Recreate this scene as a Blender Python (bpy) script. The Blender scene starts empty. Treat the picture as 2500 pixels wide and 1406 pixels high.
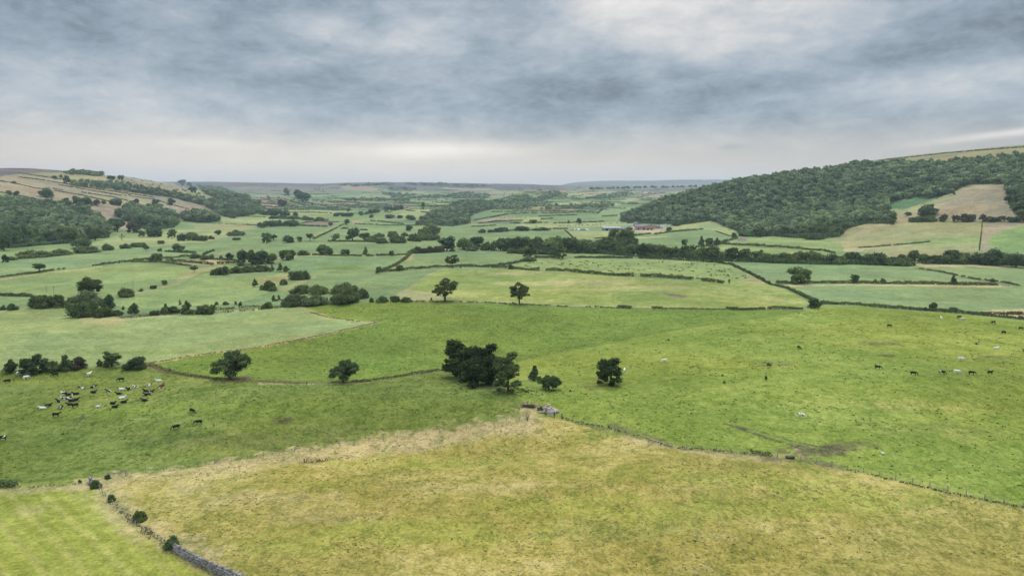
import bpy, bmesh, math, random
import numpy as np
from mathutils import Vector, Matrix

rng = np.random.default_rng(7)
random.seed(7)
scene = bpy.context.scene
COL = scene.collection
CZ = 60.0                                   # camera height above the valley floor
F = 1785.0                                  # focal length in photograph pixels (2500 wide)
HOR = 470.0
PITCH = math.atan((703.0 - HOR) / F)

# ------------------------------------------------------------------ terrain
def sstep(a, b, x):
    t = np.clip((x - a) / (b - a), 0, 1)
    return t * t * (3 - 2 * t)

def smooth_table(xs, ys, lo, hi, n=3000, k=61):
    gx = np.linspace(lo, hi, n)
    gy = np.interp(gx, xs, ys)
    ker = np.hanning(k + 2)[1:-1]; ker /= ker.sum()
    pad = np.concatenate([np.full(k // 2, gy[0]), gy, np.full(k // 2, gy[-1])])
    return gx, np.convolve(pad, ker, 'valid')

def lattice(ix, iy, seed):
    h = np.sin(ix * 127.1 + iy * 311.7 + seed * 74.7) * 43758.5453
    return h - np.floor(h)

def vnoise(x, y, seed=0):
    ix = np.floor(x); iy = np.floor(y)
    fx = x - ix; fy = y - iy
    fx = fx * fx * (3 - 2 * fx); fy = fy * fy * (3 - 2 * fy)
    a = lattice(ix, iy, seed); b = lattice(ix + 1, iy, seed)
    c = lattice(ix, iy + 1, seed); d = lattice(ix + 1, iy + 1, seed)
    return (a * (1 - fx) + b * fx) * (1 - fy) + (c * (1 - fx) + d * fx) * fy - 0.5

FLOOR = smooth_table([-1000, 1250, 1800, 2400, 3500, 4500, 6000, 14000], [-60, -60, -51, -41, -21, 8, 60, 90], -1000, 14000, k=101)
XBL = smooth_table([0, 700, 900, 1400, 1700, 2000, 2300, 2700, 3300, 4200], [-420, -500, -570, -640, -660, -660, -690, -900, -1150, -1500], 0, 4200, 1500, 61)
RL = smooth_table([0, 100, 300, 560, 720, 1000, 4000], [0, 9, 50, 105, 109, 111, 116], -200, 3000, 2400, 61)
XBR = smooth_table([0, 600, 740, 990, 1190, 1530, 1700, 2000, 2400, 3000], [700, 545, 470, 345, 318, 222, 262, 372, 570, 1000], 0, 3000, 1500, 41)
RR1 = smooth_table([0, 183, 361, 575, 720, 900, 1100, 4000], [0, 25, 69, 117, 146, 170, 178, 185], -200, 3000, 2400, 61)
RR2 = smooth_table([0, 25, 101, 197, 310, 400, 500, 720, 900, 4000], [0, 9, 38, 68, 84, 98, 110, 141, 158, 168], -200, 3000, 2400, 41)
SKYA = [(-3000, 444), (500, 447), (620, 449), (720, 451.5), (790, 452.5), (830, 450), (900, 447), (950, 446), (1050, 447.5),
        (1100, 449), (1200, 452), (1300, 454), (1370, 457), (1500, 459), (1750, 459), (5000, 455)]
SKYB = [(-3000, 475), (1150, 475), (1340, 462), (1380, 450), (1400, 446.5), (1450, 443.5), (1600, 441.5), (1740, 439), (5000, 437)]

def rel_h(x, y):
    """ground height relative to the camera"""
    x = np.asarray(x, float); y = np.asarray(y, float)
    yy = np.maximum(y, 1.0)
    a = x / np.maximum(yy, 60.0)
    z = np.interp(y, *FLOOR)
    col = 1250 + F * np.clip(a, -2, 2)
    zt = (HOR - np.interp(col, [p[0] for p in SKYA], [p[1] for p in SKYA])) / F * 6000
    s = sstep(3900, 6000, y)
    z = z * (1 - s) + zt * s
    z = z - 90 * sstep(6050, 7200, y)
    zb = (HOR - np.interp(col, [p[0] for p in SKYB], [p[1] for p in SKYB])) / F * 9200
    s2 = sstep(7300, 9200, y)
    z = z * (1 - s2) + zb * s2
    # valley sides
    sl = np.interp(y, *XBL) - x
    fl = (1 - sstep(3000, 4600, y)) * (1 - .12 * sstep(1900, 2400, y))
    z = z + np.interp(sl, *RL) * fl
    sr = x - np.interp(y, *XBR)
    k = sstep(1150, 1500, y)
    z = z + (np.interp(sr, *RR1) * (1 - k) + np.interp(sr, *RR2) * k) * (1 - sstep(2600, 3600, y))
    # brown spur on the left and the wooded knoll far off
    z = z + 21 * np.exp(-((x + 700) / 110) ** 2 - ((y - 2250) / 190) ** 2)
    z = z + 34 * np.exp(-((x - 45) / 70) ** 2 - ((y - 3000) / 160) ** 2) + 34 * np.exp(-((x - 165) / 75) ** 2 - ((y - 3050) / 160) ** 2)
    z = z + 14 * np.exp(-((x - 420) / 260) ** 2 - ((y - 3500) / 260) ** 2) + 10 * np.exp(-((x - 480) / 320) ** 2 - ((y - 4150) / 250) ** 2)
    # rolling ground
    near = sstep(60, 140, y)
    z = z + near * (3.8 * vnoise(x / 120, y / 95, 3) + 2.5 * vnoise(x / 46, y / 38, 5) + 0.75 * vnoise(x / 15, y / 12, 8))
    far = sstep(500, 1800, y)
    z = z + far * (11 * vnoise(x / 420, y / 420, 9) + 3.5 * vnoise(x / 110, y / 140, 10))
    z = z + sstep(3600, 4800, y) * 22 * vnoise(x / 700, y / 520, 12) * (1 - sstep(5400, 6000, y))
    # mounds of the two cow pastures
    z = z + 2.2 * np.exp(-((x - 130) / 60) ** 2 - ((y - 215) / 22) ** 2) + 3.2 * np.exp(-((x + 55) / 85) ** 2 - ((y - 208) / 20) ** 2) - 1.6 * np.exp(-((x + 45) / 70) ** 2 - ((y - 168) / 12) ** 2)
    return z

def H(x, y):
    return rel_h(x, y) + CZ

_T = np.concatenate([np.arange(60, 400, 1.0), 400 * 1.0035 ** np.arange(0, 1010)])

def G(px, py):
    """first ground point seen through photograph pixel (px, py), as world x, y, z arrays"""
    px = np.atleast_1d(np.asarray(px, float)); py = np.atleast_1d(np.asarray(py, float))
    cx = (px - 1250) / F; cy = -(py - 703) / F
    cp, sp = math.cos(PITCH), math.sin(PITCH)
    dy = cp + cy * sp; dz = -sp + cy * cp
    ax = cx / dy; az = dz / dy
    out = np.zeros((len(px), 3))
    for i in range(len(px)):
        ok = False
        z_i = az[i]
        for tries in range(40):
            X = ax[i] * _T; Z = z_i * _T
            below = Z < rel_h(X, _T)
            if below.any():
                j = int(np.argmax(below))
                lo = _T[max(j - 1, 0)]; hi = _T[j]
                for _ in range(14):
                    m = 0.5 * (lo + hi)
                    if z_i * m < rel_h(ax[i] * m, m): hi = m
                    else: lo = m
                out[i] = (ax[i] * hi, hi, 0); ok = True
                break
            z_i -= 0.7 / F
        if not ok:
            out[i] = (ax[i] * 9000, 9000, 0)
    out[:, 2] = H(out[:, 0], out[:, 1])
    return out

def G1(px, py):
    return G([px], [py])[0]

def path(pts, n=8):
    """pixel polyline -> dense world polyline"""
    p = np.array(pts, float)
    q = [p[0]]
    for a, b in zip(p[:-1], p[1:]):
        for t in np.linspace(0, 1, n + 1)[1:]:
            q.append(a + (b - a) * t)
    q = np.array(q)
    return G(q[:, 0], q[:, 1])

def project(x, y, z):
    cp, sp = math.cos(PITCH), math.sin(PITCH)
    zr = z - CZ
    fw = y * cp - zr * sp; up = y * sp + zr * cp
    return 1250 + F * x / fw, 703 - F * up / fw

def in_poly(px, py, poly):
    inside = np.zeros(px.shape, bool)
    n = len(poly); j = n - 1
    for i in range(n):
        xi, yi = poly[i]; xj, yj = poly[j]
        c = (yi > py) != (yj > py)
        if yi != yj:
            inside ^= c & (px < (xj - xi) * (py - yi) / (yj - yi) + xi)
        j = i
    return inside

def dist_line(px, py, line):
    d = np.full(px.shape, 1e9)
    for (x0, y0), (x1, y1) in zip(line[:-1], line[1:]):
        dx, dy = x1 - x0, y1 - y0
        L = dx * dx + dy * dy + 1e-9
        t = np.clip(((px - x0) * dx + (py - y0) * dy) / L, 0, 1)
        d = np.minimum(d, np.hypot(px - x0 - t * dx, py - y0 - t * dy))
    return d
# ------------------------------------------------------------------ material helpers
def new_mat(name):
    m = bpy.data.materials.new(name); m.use_nodes = True
    nt = m.node_tree; nt.nodes.clear()
    out = nt.nodes.new('ShaderNodeOutputMaterial')
    return m, nt, out

class NB:
    """small node builder: values are sockets or numbers"""
    def __init__(s, nt): s.nt = nt
    def node(s, t, **kw):
        n = s.nt.nodes.new(t)
        for k, v in kw.items(): setattr(n, k, v)
        return n
    def put(s, sock, v):
        if hasattr(v, 'is_output') or isinstance(v, bpy.types.NodeSocket): s.nt.links.new(v, sock)
        else: sock.default_value = v
    def m(s, op, a, b=0.0, c=None, clamp=False):
        n = s.node('ShaderNodeMath', operation=op, use_clamp=clamp)
        s.put(n.inputs[0], a); s.put(n.inputs[1], b)
        if c is not None: s.put(n.inputs[2], c)
        return n.outputs[0]
    def add(s, a, b): return s.m('ADD', a, b)
    def sub(s, a, b): return s.m('SUBTRACT', a, b)
    def mul(s, a, b): return s.m('MULTIPLY', a, b)
    def ramp(s, v, a, b, lo=0.0, hi=1.0):
        n = s.node('ShaderNodeMapRange', interpolation_type='SMOOTHSTEP', clamp=True)
        s.put(n.inputs[0], v); s.put(n.inputs[1], a); s.put(n.inputs[2], b); s.put(n.inputs[3], lo); s.put(n.inputs[4], hi)
        return n.outputs[0]
    def noise(s, vec, scale, detail=3.0, rough=0.55, dist=0.0, dims='3D'):
        n = s.node('ShaderNodeTexNoise', noise_dimensions=dims)
        s.put(n.inputs['Vector'], vec); s.put(n.inputs['Scale'], scale)
        s.put(n.inputs['Detail'], detail); s.put(n.inputs['Roughness'], rough); s.put(n.inputs['Distortion'], dist)
        return n.outputs[0]
    def mix(s, f, a, b, mode='MIX'):
        n = s.node('ShaderNodeMix', data_type='RGBA', blend_type=mode)
        s.put(n.inputs[0], f); s.put(n.inputs[6], a); s.put(n.inputs[7], b)
        return n.outputs[2]
    def scale(s, col, f):
        n = s.node('ShaderNodeVectorMath', operation='SCALE')
        s.put(n.inputs[0], col[:3] if isinstance(col, tuple) else col); s.put(n.inputs['Scale'], f)
        return n.outputs[0]
    def map(s, vec, sc=(1, 1, 1), loc=(0, 0, 0), rot=(0, 0, 0)):
        n = s.node('ShaderNodeMapping')
        s.put(n.inputs[0], vec); n.inputs[1].default_value = loc; n.inputs[2].default_value = rot; n.inputs[3].default_value = sc
        return n.outputs[0]
    def principled(s, out, col, rough=0.8, spec=0.2, normal=None, **kw):
        n = s.node('ShaderNodeBsdfPrincipled')
        s.put(n.inputs['Base Color'], col); s.put(n.inputs['Roughness'], rough)
        n.inputs['Specular IOR Level'].default_value = spec
        if normal is not None: s.put(n.inputs['Normal'], normal)
        for k, v in kw.items(): s.put(n.inputs[k.replace('_', ' ')], v)
        s.nt.links.new(n.outputs[0], out.inputs[0])
        return n

def rgba(c): return (c[0], c[1], c[2], 1.0)

# ------------------------------------------------------------------ mesh helpers
def mesh_np(name, verts, faces, mats=(), smooth=False, attrs=None, midx=None):
    """faces: list of index arrays (N,3) / (N,4)"""
    me = bpy.data.meshes.new(name)
    verts = np.asarray(verts, np.float32)
    faces = [np.asarray(f, np.int32) for f in faces if len(f)]
    nl = sum(f.size for f in faces); nf = sum(len(f) for f in faces)
    me.vertices.add(len(verts)); me.loops.add(nl); me.polygons.add(nf)
    me.vertices.foreach_set('co', verts.ravel())
    me.loops.foreach_set('vertex_index', np.concatenate([f.ravel() for f in faces]))
    sizes = np.concatenate([np.full(len(f), f.shape[1], np.int32) for f in faces])
    starts = np.concatenate([[0], np.cumsum(sizes)[:-1]]).astype(np.int32)
    me.polygons.foreach_set('loop_start', starts)
    if midx is not None: me.polygons.foreach_set('material_index', np.asarray(midx, np.int32))
    me.polygons.foreach_set('use_smooth', np.full(nf, smooth, bool))
    for m in mats: me.materials.append(m)
    for an, (typ, dom, data) in (attrs or {}).items():
        at = me.attributes.new(an, typ, dom)
        key = {'FLOAT': 'value', 'FLOAT_COLOR': 'color', 'FLOAT_VECTOR': 'vector'}[typ]
        at.data.foreach_set(key, np.asarray(data, np.float32).ravel())
    me.update(calc_edges=True)
    return me

def link(name, me, loc=(0, 0, 0), parent=None):
    o = bpy.data.objects.new(name, me); COL.objects.link(o)
    o.location = loc
    if parent is not None: o.parent = parent
    return o

def tag(o, label=None, cat=None, group=None, kind=None):
    if label: o['label'] = label
    if cat: o['category'] = cat
    if group: o['group'] = group
    if kind: o['kind'] = kind
    return o

# ------------------------------------------------------------------ field colours (albedo of each sward or crop; wood floor darkened as painted shade)
C = dict(dryg=(.278, .268, .052), strawg=(.290, .262, .118), dry=(.325, .258, .066), mow=(.262, .264, .048), cowl=(.142, .172, .034), cowr=(.206, .240, .040), mid=(.158, .200, .036),
         pale=(.235, .275, .108), pea=(.166, .215, .090), pea2=(.192, .242, .104), peag=(.218, .258, .094), olive=(.215, .252, .062), tan=(.275, .212, .138),
         pink=(.270, .190, .135), yel=(.270, .285, .120), moor=(.125, .095, .100), moor2=(.16, .14, .11), straw=(.430, .320, .165),
         ochre=(.260, .220, .105), bright=(.195, .25, .08), bracken=(.085, .15, .06), wood=(.035, .045, .022), soil=(.200, .130, .105),
         mud=(.085, .062, .046), farg=(.15, .185, .10), bank=(.150, .130, .062), slope=(.270, .245, .115), yard=(.36, .30, .24))
# name, tufts, dry patchiness, crop rows
K = dict(dry=(.5, .6, 0), mow=(.12, .18, 1), cowl=(.55, .14, 0), cowr=(.5, .20, 0), mid=(.6, .0, 0), pale=(.22, .10, .25), pea=(.10, .02, .3), pea2=(.10, .02, .3),
         peag=(.25, .08, .15), olive=(.12, .55, .3), tan=(.25, .35, 0), pink=(.2, .2, 0), yel=(.2, .3, 0), moor=(.5, .2, 0), moor2=(.5, .3, 0), straw=(.4, .2, 0), ochre=(.2, .4, 0))
FIELDS = [  # (kind, polygon in photograph pixels), far to near; later ones lie over earlier ones
    ('tan', [(0, 425), (160, 438), (300, 462), (420, 498), (400, 520), (230, 508), (140, 500), (0, 470)]),
    ('moor', [(-200, 405), (0, 411), (150, 416), (230, 422), (150, 421), (90, 425), (45, 424), (0, 431), (-200, 425)]),
    ('ochre', [(45, 424), (150, 421), (250, 432), (300, 444), (160, 441), (90, 432)]),
    ('ochre', [(300, 430), (420, 447), (430, 452), (380, 450), (330, 442)]),
    ('ochre', [(200, 470), (280, 482), (325, 494), (400, 500), (330, 505), (270, 494)]),
    ('ochre', [(145, 449), (242, 468), (300, 477), (380, 484), (300, 468), (200, 455)]),
    ('peag', [(-100, 470), (0, 471), (87, 488), (141, 497), (100, 500), (0, 490), (-100, 480)]),
    ('pink', [(222, 503), (310, 502), (275, 532), (240, 515)]),
    ('pink', [(418, 504), (500, 501), (490, 518), (430, 522)]),
    ('slope', [(420, 466), (480, 466), (520, 480), (480, 484), (420, 474)]),
    ('pink', [(570, 482), (640, 482), (690, 499), (650, 512), (600, 502)]),
    ('pink', [(650, 481), (690, 484), (745, 506), (700, 502)]),
    ('moor', [(500, 447), (640, 450), (790, 453), (790, 461), (700, 466), (600, 464), (520, 460)]),
    ('moor2', [(520, 456), (790, 457), (860, 468), (760, 476), (640, 474), (560, 468)]),
    ('pink', [(830, 452), (900, 455), (950, 465), (880, 466), (830, 460)]),
    ('tan', [(1080, 458), (1200, 460), (1220, 466), (1100, 464)]),
    ('tan', [(1010, 466), (1040, 470), (1000, 475)]),
    ('yel', [(1010, 494), (1090, 497), (1110, 500), (1040, 500)]),
    ('moor2', [(1370, 455), (1760, 445), (1760, 460), (1400, 466)]),
    ('yel', [(1340, 480), (1400, 470), (1540, 466), (1600, 470), (1500, 480), (1420, 482)]),
    ('tan', [(1405, 471), (1460, 469), (1530, 474), (1440, 477)]),
    ('tan', [(1535, 478), (1620, 471), (1640, 478), (1560, 484)]),
    ('yel', [(1512, 485), (1560, 484), (1560, 494), (1515, 495)]),
    ('yel', [(1322, 494), (1395, 493), (1380, 502), (1326, 502)]),
    ('yel', [(1395, 493), (1447, 492), (1432, 501), (1385, 501)]),
    ('yel', [(1447, 494), (1520, 496), (1510, 502), (1436, 502)]),
    ('tan', [(1305, 509), (1325, 502), (1400, 504), (1340, 510)]),
    ('pea2', [(1459, 519), (1475, 510), (1560, 505), (1510, 542), (1470, 542)]),
    ('pea', [(1313, 530), (1460, 526), (1500, 530), (1510, 542), (1340, 544), (1345, 535)]),
    ('yel', [(1200, 533), (1312, 530), (1340, 536), (1280, 540), (1200, 541)]),
    ('yel', [(1240, 548), (1480, 542), (1560, 541), (1560, 550), (1400, 556), (1300, 555)]),
    ('yard', [(1505, 558), (1560, 552), (1640, 549), (1640, 562), (1560, 566), (1505, 564)]),
    ('yel', [(700, 511), (862, 517), (860, 525), (700, 523)]),
    ('yel', [(540, 531), (640, 528), (700, 538), (640, 548), (540, 548)]),
    ('slope', [(470, 548), (600, 549), (635, 556), (600, 565), (480, 570)]),
    ('yel', [(225, 596), (270, 578), (330, 578), (440, 560), (520, 560), (580, 568), (480, 590), (400, 600), (290, 606), (235, 606)]),
    ('strawg', [(470, 588), (560, 572), (600, 566), (600, 572), (540, 582), (480, 594)]),
    ('soil', [(733, 551), (745, 544), (805, 541), (828, 546), (790, 552)]),
    ('tan', [(856, 540), (893, 540), (884, 546), (858, 548)]),
    ('yel', [(1040, 505), (1080, 508), (1060, 520), (1000, 530), (960, 528), (990, 515)]),
    ('tan', [(1160, 540), (1210, 531), (1260, 527), (1250, 538), (1180, 545)]),
    ('pea', [(1140, 560), (1210, 552), (1260, 548), (1240, 562), (1180, 570), (1120, 575)]),
    ('pea', [(600, 562), (680, 553), (800, 554), (770, 572), (650, 590), (560, 596), (590, 578)]),
    ('pea2', [(820, 556), (1000, 552), (1060, 553), (1040, 575), (950, 584), (820, 585)]),
    ('pea', [(340, 604), (420, 600), (560, 584), (650, 590), (560, 603), (440, 611), (380, 612)]),
    ('pea', [(440, 622), (560, 606), (650, 596), (800, 594), (960, 594), (1050, 590), (1075, 596), (1060, 612), (1005, 618), (900, 624), (760, 622), (640, 630), (590, 636), (500, 632)]),
    ('pea', [(1120, 596), (1200, 583), (1260, 566), (1380, 564), (1402, 585), (1350, 592), (1240, 595), (1150, 605)]),
    ('yel', [(1385, 565), (1500, 563), (1560, 567), (1592, 571), (1545, 577), (1480, 584), (1405, 585)]),
    ('straw', [(1556, 566), (1640, 562), (1640, 567), (1592, 571)]),
    ('yel', [(1600, 566), (1640, 550), (1731, 541), (1765, 549), (1800, 563), (1790, 577), (1740, 562), (1700, 560)]),
    ('pea', [(1545, 579), (1600, 573), (1715, 562), (1740, 564), (1790, 580), (1775, 590), (1740, 597), (1690, 606), (1600, 606), (1550, 600)]),
    ('straw', [(1556, 579), (1620, 577), (1640, 578), (1560, 582)]),
    ('peag', [(1790, 585), (1835, 581), (1890, 576), (2015, 583), (2090, 602), (2060, 613), (2000, 611), (1762, 595)]),
    ('soil', [(1802, 583), (1826, 581), (1824, 589), (1804, 590)]),
    ('peag', [(1760, 600), (2008, 614), (2060, 620), (2130, 626), (2000, 630), (1880, 622), (1750, 612)]),
    ('straw', [(1915, 615), (1950, 615), (1940, 620)]),
    ('ochre', [(2050, 584), (2055, 562), (2110, 545), (2182, 546), (2190, 556), (2100, 577)]),
    ('slope', [(2090, 582), (2190, 556), (2230, 543), (2394, 543), (2393, 614), (2200, 617), (2100, 606)]),
    ('peag', [(2190, 590), (2300, 580), (2390, 578), (2390, 596), (2250, 600)]),
    ('strawg', [(2010, 584), (2080, 578), (2200, 558), (2210, 560), (2110, 586), (2090, 600), (2060, 596)]),
    ('straw', [(2060, 606), (2130, 606), (2120, 614), (2060, 614)]),
    ('slope', [(2110, 610), (2250, 614), (2393, 614), (2260, 632), (2120, 626)]),
    ('tan', [(2400, 543), (2520, 543), (2450, 560), (2412, 580), (2412, 614), (2396, 614)]),
    ('bright', [(2408, 592), (2440, 565), (2500, 552), (2700, 548), (2700, 622), (2500, 614), (2430, 606)]),
    ('tan', [(2170, 546), (2215, 520), (2270, 505), (2330, 482), (2348, 462), (2372, 452), (2450, 452), (2462, 500), (2478, 530), (2400, 538), (2280, 538), (2225, 542)]),
    ('bracken', [(2160, 508), (2190, 490), (2250, 482), (2285, 484), (2240, 502), (2200, 512)]),
    ('peag', [(-300, 622), (0, 612), (150, 605), (240, 600), (290, 606), (240, 613), (130, 624), (0, 636), (-300, 655)]),
    ('pea2', [(-300, 700), (0, 673), (133, 657), (246, 646), (366, 632), (455, 626), (470, 620), (400, 612), (300, 610), (180, 622), (100, 634), (0, 645), (-300, 670)]),
    ('straw', [(408, 637), (530, 634), (590, 638), (540, 645), (500, 647), (455, 644)]),
    ('straw', [(0, 681), (150, 661), (250, 651), (250, 653), (150, 664), (0, 684)]),
    ('peag', [(-300, 712), (0, 684), (140, 664), (250, 652), (330, 643), (450, 650), (468, 660), (420, 690), (340, 707), (285, 720), (150, 722), (0, 721), (-300, 725)]),
    ('strawg', [(300, 730), (345, 708), (430, 686), (465, 660), (500, 652), (560, 648), (530, 660), (490, 664), (440, 694), (345, 716)]),
    ('peag', [(290, 745), (300, 728), (345, 714), (440, 694), (500, 668), (520, 680), (640, 676), (700, 664), (720, 672), (660, 690), (630, 700), (660, 714), (600, 736), (480, 746), (300, 757)]),
    ('strawg', [(630, 680), (700, 670), (722, 668), (700, 690), (670, 702), (640, 700)]),
    ('pea', [(700, 655), (640, 648), (740, 631), (850, 624), (1000, 627), (985, 646), (922, 665), (1050, 667), (1020, 680), (985, 698), (900, 716), (850, 712), (780, 712), (720, 700), (690, 706), (770, 676)]),
    ('mid', [(760, 656), (840, 649), (900, 653), (880, 656), (800, 658)]),
    ('strawg', [(680, 708), (720, 690), (768, 673), (772, 677), (730, 696), (700, 712)]),
    ('pea', [(930, 662), (962, 650), (988, 634), (1005, 619), (1120, 612), (1280, 612), (1430, 617), (1600, 628), (1790, 639), (1740, 641), (1650, 634), (1560, 630), (1300, 630), (1240, 648), (1150, 651), (1000, 658)]),
    ('peag', [(1290, 632), (1450, 631), (1560, 632), (1740, 641), (1790, 650), (1840, 676), (1868, 692), (1790, 693), (1700, 684), (1600, 676), (1500, 673), (1380, 662), (1245, 655)]),
    ('strawg', [(1800, 690), (1850, 672), (1880, 694), (1840, 694)]),
    ('pea2', [(1770, 636), (2000, 640), (2220, 648), (2240, 656), (2300, 665), (2380, 682), (2435, 696), (2100, 691), (1900, 691), (1880, 693), (1830, 667), (1790, 645)]),
    ('pea2', [(2250, 655), (2400, 652), (2700, 655), (2700, 705), (2500, 698), (2450, 690), (2380, 681), (2300, 664)]),
    ('straw', [(2230, 643), (2350, 644), (2500, 651), (2700, 656), (2700, 658), (2400, 652), (2250, 652)]),
    ('straw', [(1890, 695), (2100, 693), (2435, 697), (2480, 700), (2400, 702), (2100, 697), (1930, 700)]),
    ('pea2', [(1920, 701), (2100, 698), (2450, 702), (2700, 706), (2700, 770), (2500, 757), (2380, 758), (2330, 762), (2160, 751), (2020, 742), (1960, 720)]),
    ('straw', [(2370, 762), (2430, 755), (2500, 754), (2700, 756), (2700, 790), (2500, 778), (2430, 771)]),
    ('strawg', [(960, 722), (1000, 700), (1040, 672), (1080, 657), (1100, 657), (1060, 670), (1010, 700), (1060, 715), (1090, 733), (1200, 739), (960, 736), (900, 736), (960, 726)]),
    ('olive', [(1000, 706), (1030, 680), (1080, 660), (1240, 658), (1380, 664), (1500, 675), (1700, 686), (1870, 694), (1900, 702), (1950, 722), (1980, 742), (1950, 752), (1770, 753), (1500, 749), (1400, 747), (1240, 739), (1130, 735), (1080, 722)]),
    ('soil', [(1600, 713), (1640, 716), (1685, 725), (1660, 727)]),
    ('pale', [(-500, 800), (0, 758), (160, 746), (190, 766), (300, 778), (480, 762), (640, 754), (720, 748), (760, 760), (800, 776), (915, 787), (800, 815), (620, 848), (480, 866), (360, 888), (200, 898), (100, 902), (0, 905), (-500, 960)]),
    ('mid', [(728, 748), (740, 745), (860, 741), (960, 737), (1100, 737), (1240, 742), (1400, 750), (1510, 752), (1700, 754), (1960, 756), (1975, 762), (1900, 768), (1750, 789), (1600, 812), (1500, 835), (1400, 853), (1290, 872), (1240, 895),
              (1075, 902), (950, 922), (830, 936), (650, 931), (520, 923), (400, 906), (360, 886), (480, 867), (620, 850), (800, 816), (918, 788), (800, 774), (760, 758)]),
    ('cowl', [(-600, 960), (0, 906), (100, 903), (200, 900), (350, 888), (400, 908), (520, 926), (650, 933), (830, 938), (950, 924), (1075, 904), (1180, 920), (1250, 960), (1300, 1000), (1290, 1024), (1000, 1067), (640, 1117), (255, 1172), (0, 1189), (-600, 1230)]),
    ('cowr', [(1180, 920), (1240, 895), (1290, 873), (1400, 854), (1500, 836), (1600, 813), (1750, 790), (1900, 769), (1975, 757), (2000, 747), (2090, 748), (2160, 755), (2250, 761), (2330, 766), (2420, 775), (2500, 783), (2900, 812), (3000, 1360),
              (2500, 1238), (2250, 1185), (2100, 1150), (1940, 1122), (1860, 1112), (1760, 1100), (1640, 1092), (1530, 1060), (1400, 1030), (1340, 1012), (1300, 1000), (1250, 960)]),
    ('dry', [(255, 1172), (640, 1117), (1000, 1067), (1290, 1024), (1340, 1015), (1400, 1032), (1530, 1062), (1640, 1094), (1760, 1102), (1860, 1114), (1940, 1124), (2100, 1152), (2250, 1187), (2500, 1240), (3000, 1362), (3200, 2600), (900, 2600), (560, 1406), (430, 1335), (300, 1235)]),
    ('mow', [(-600, 1232), (0, 1190), (222, 1180), (245, 1215), (300, 1262), (370, 1312), (430, 1350), (530, 1406), (880, 2600), (-900, 2600)]),
]
# strips of long dry grass, bare ground or mud along boundaries: (colour, width m, opacity, polyline)
STRIPS = [
    ('straw', 2.2, .85, [(918, 788), (800, 815), (620, 849), (480, 866), (362, 887)]), ('straw', 1.6, .6, [(730, 748), (765, 760), (800, 775), (918, 788)]),
    ('bank', 2.4, .8, [(360, 887), (400, 906), (520, 924), (650, 932), (830, 937), (950, 923), (1075, 903)]), ('straw', 1.5, .5, [(640, 936), (760, 938), (900, 934)]),
    ('bank', 2.2, .7, [(1000, 737), (1240, 742), (1400, 750), (1700, 754), (1960, 757)]), ('straw', 2.2, .6, [(1100, 733), (1240, 738), (1420, 747), (1600, 750)]),
    ('bank', 4, .9, [(300, 772), (400, 764), (520, 758), (640, 750), (730, 744)]), ('straw', 2.5, .7, [(0, 760), (160, 747), (190, 768), (300, 780), (480, 764), (640, 755)]),
    ('straw', 3, .7, [(220, 745), (170, 745)]),
    ('mow', 5, .6, [(0, 1190), (222, 1180)]), ('straw', 3.2, .65, [(20, 1195), (222, 1184)]), ('straw', 3.6, .6, [(255, 1180), (300, 1255), (430, 1335), (560, 1404)]), ('bank', 1.4, .35, [(270, 1225), (340, 1285), (430, 1345), (540, 1406)]),
    ('straw', 7, .85, [(270, 1176), (500, 1148), (640, 1124), (760, 1110), (900, 1092), (1000, 1078), (1150, 1056), (1280, 1030)]),
    ('bank', 1.8, .6, [(1400, 1030), (1530, 1060), (1640, 1092)]), ('mud', 1.8, .6, [(1490, 1036), (1530, 1048), (1600, 1072), (1640, 1090)]),
    ('bank', 1.4, .6, [(1640, 1094), (1760, 1101), (1860, 1112), (1940, 1122)]), ('bank', 1.1, .55, [(1960, 1126), (2100, 1152), (2250, 1187), (2500, 1240)]),
    ('straw', 3.4, .6, [(1560, 1078), (1700, 1102), (1850, 1116), (1900, 1120)]),
    ('mud', .7, .85, [(1770, 1034), (1800, 1044), (1880, 1070), (1930, 1085), (1952, 1108)]), ('mud', .6, .7, [(1800, 1040), (1860, 1054), (1930, 1075), (1990, 1088), (2060, 1098)]),
    ('straw', .8, .6, [(1935, 1092), (1950, 1102), (1960, 1120)]), ('mud', 3.0, .6, [(1955, 1122), (2000, 1132), (2050, 1143)]),
    ('mud', .45, .7, [(172, 1040), (188, 1026), (205, 1012)]), ('mud', .45, .6, [(180, 1042), (196, 1026), (206, 1016)]),
    ('straw', 7, .5, [(280, 790), (190, 768)]),
    ('cowl', 1.4, .8, [(1290, 873), (1400, 854), (1500, 836), (1600, 813), (1750, 790), (1900, 769), (1975, 757)]),
    ('strawg', 3, .7, [(766, 578), (830, 552), (790, 565), (760, 578)]), ('strawg', 3, .6, [(500, 634), (560, 612), (640, 598), (720, 590)]),
    ('straw', 2.5, .8, [(625, 652), (690, 634), (740, 630)]), ('straw', 3, .8, [(1080, 613), (1110, 610), (1170, 610)]), ('straw', 3, .7, [(840, 593), (900, 593), (1060, 588)]),
    ('straw', 3, .6, [(990, 636), (1005, 619)]), ('straw', 2.5, .6, [(650, 632), (760, 624), (900, 626), (985, 625)]),
    ('bank', 3, .7, [(2240, 656), (2300, 665), (2380, 682), (2450, 692)]), ('straw', 2, .6, [(1790, 648), (1835, 672), (1875, 694)]),
    ('straw', 1.8, .6, [(1385, 566), (1404, 585)]), ('straw', 5, .5, [(2150, 548), (2060, 590), (2080, 605)]),
]
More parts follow.
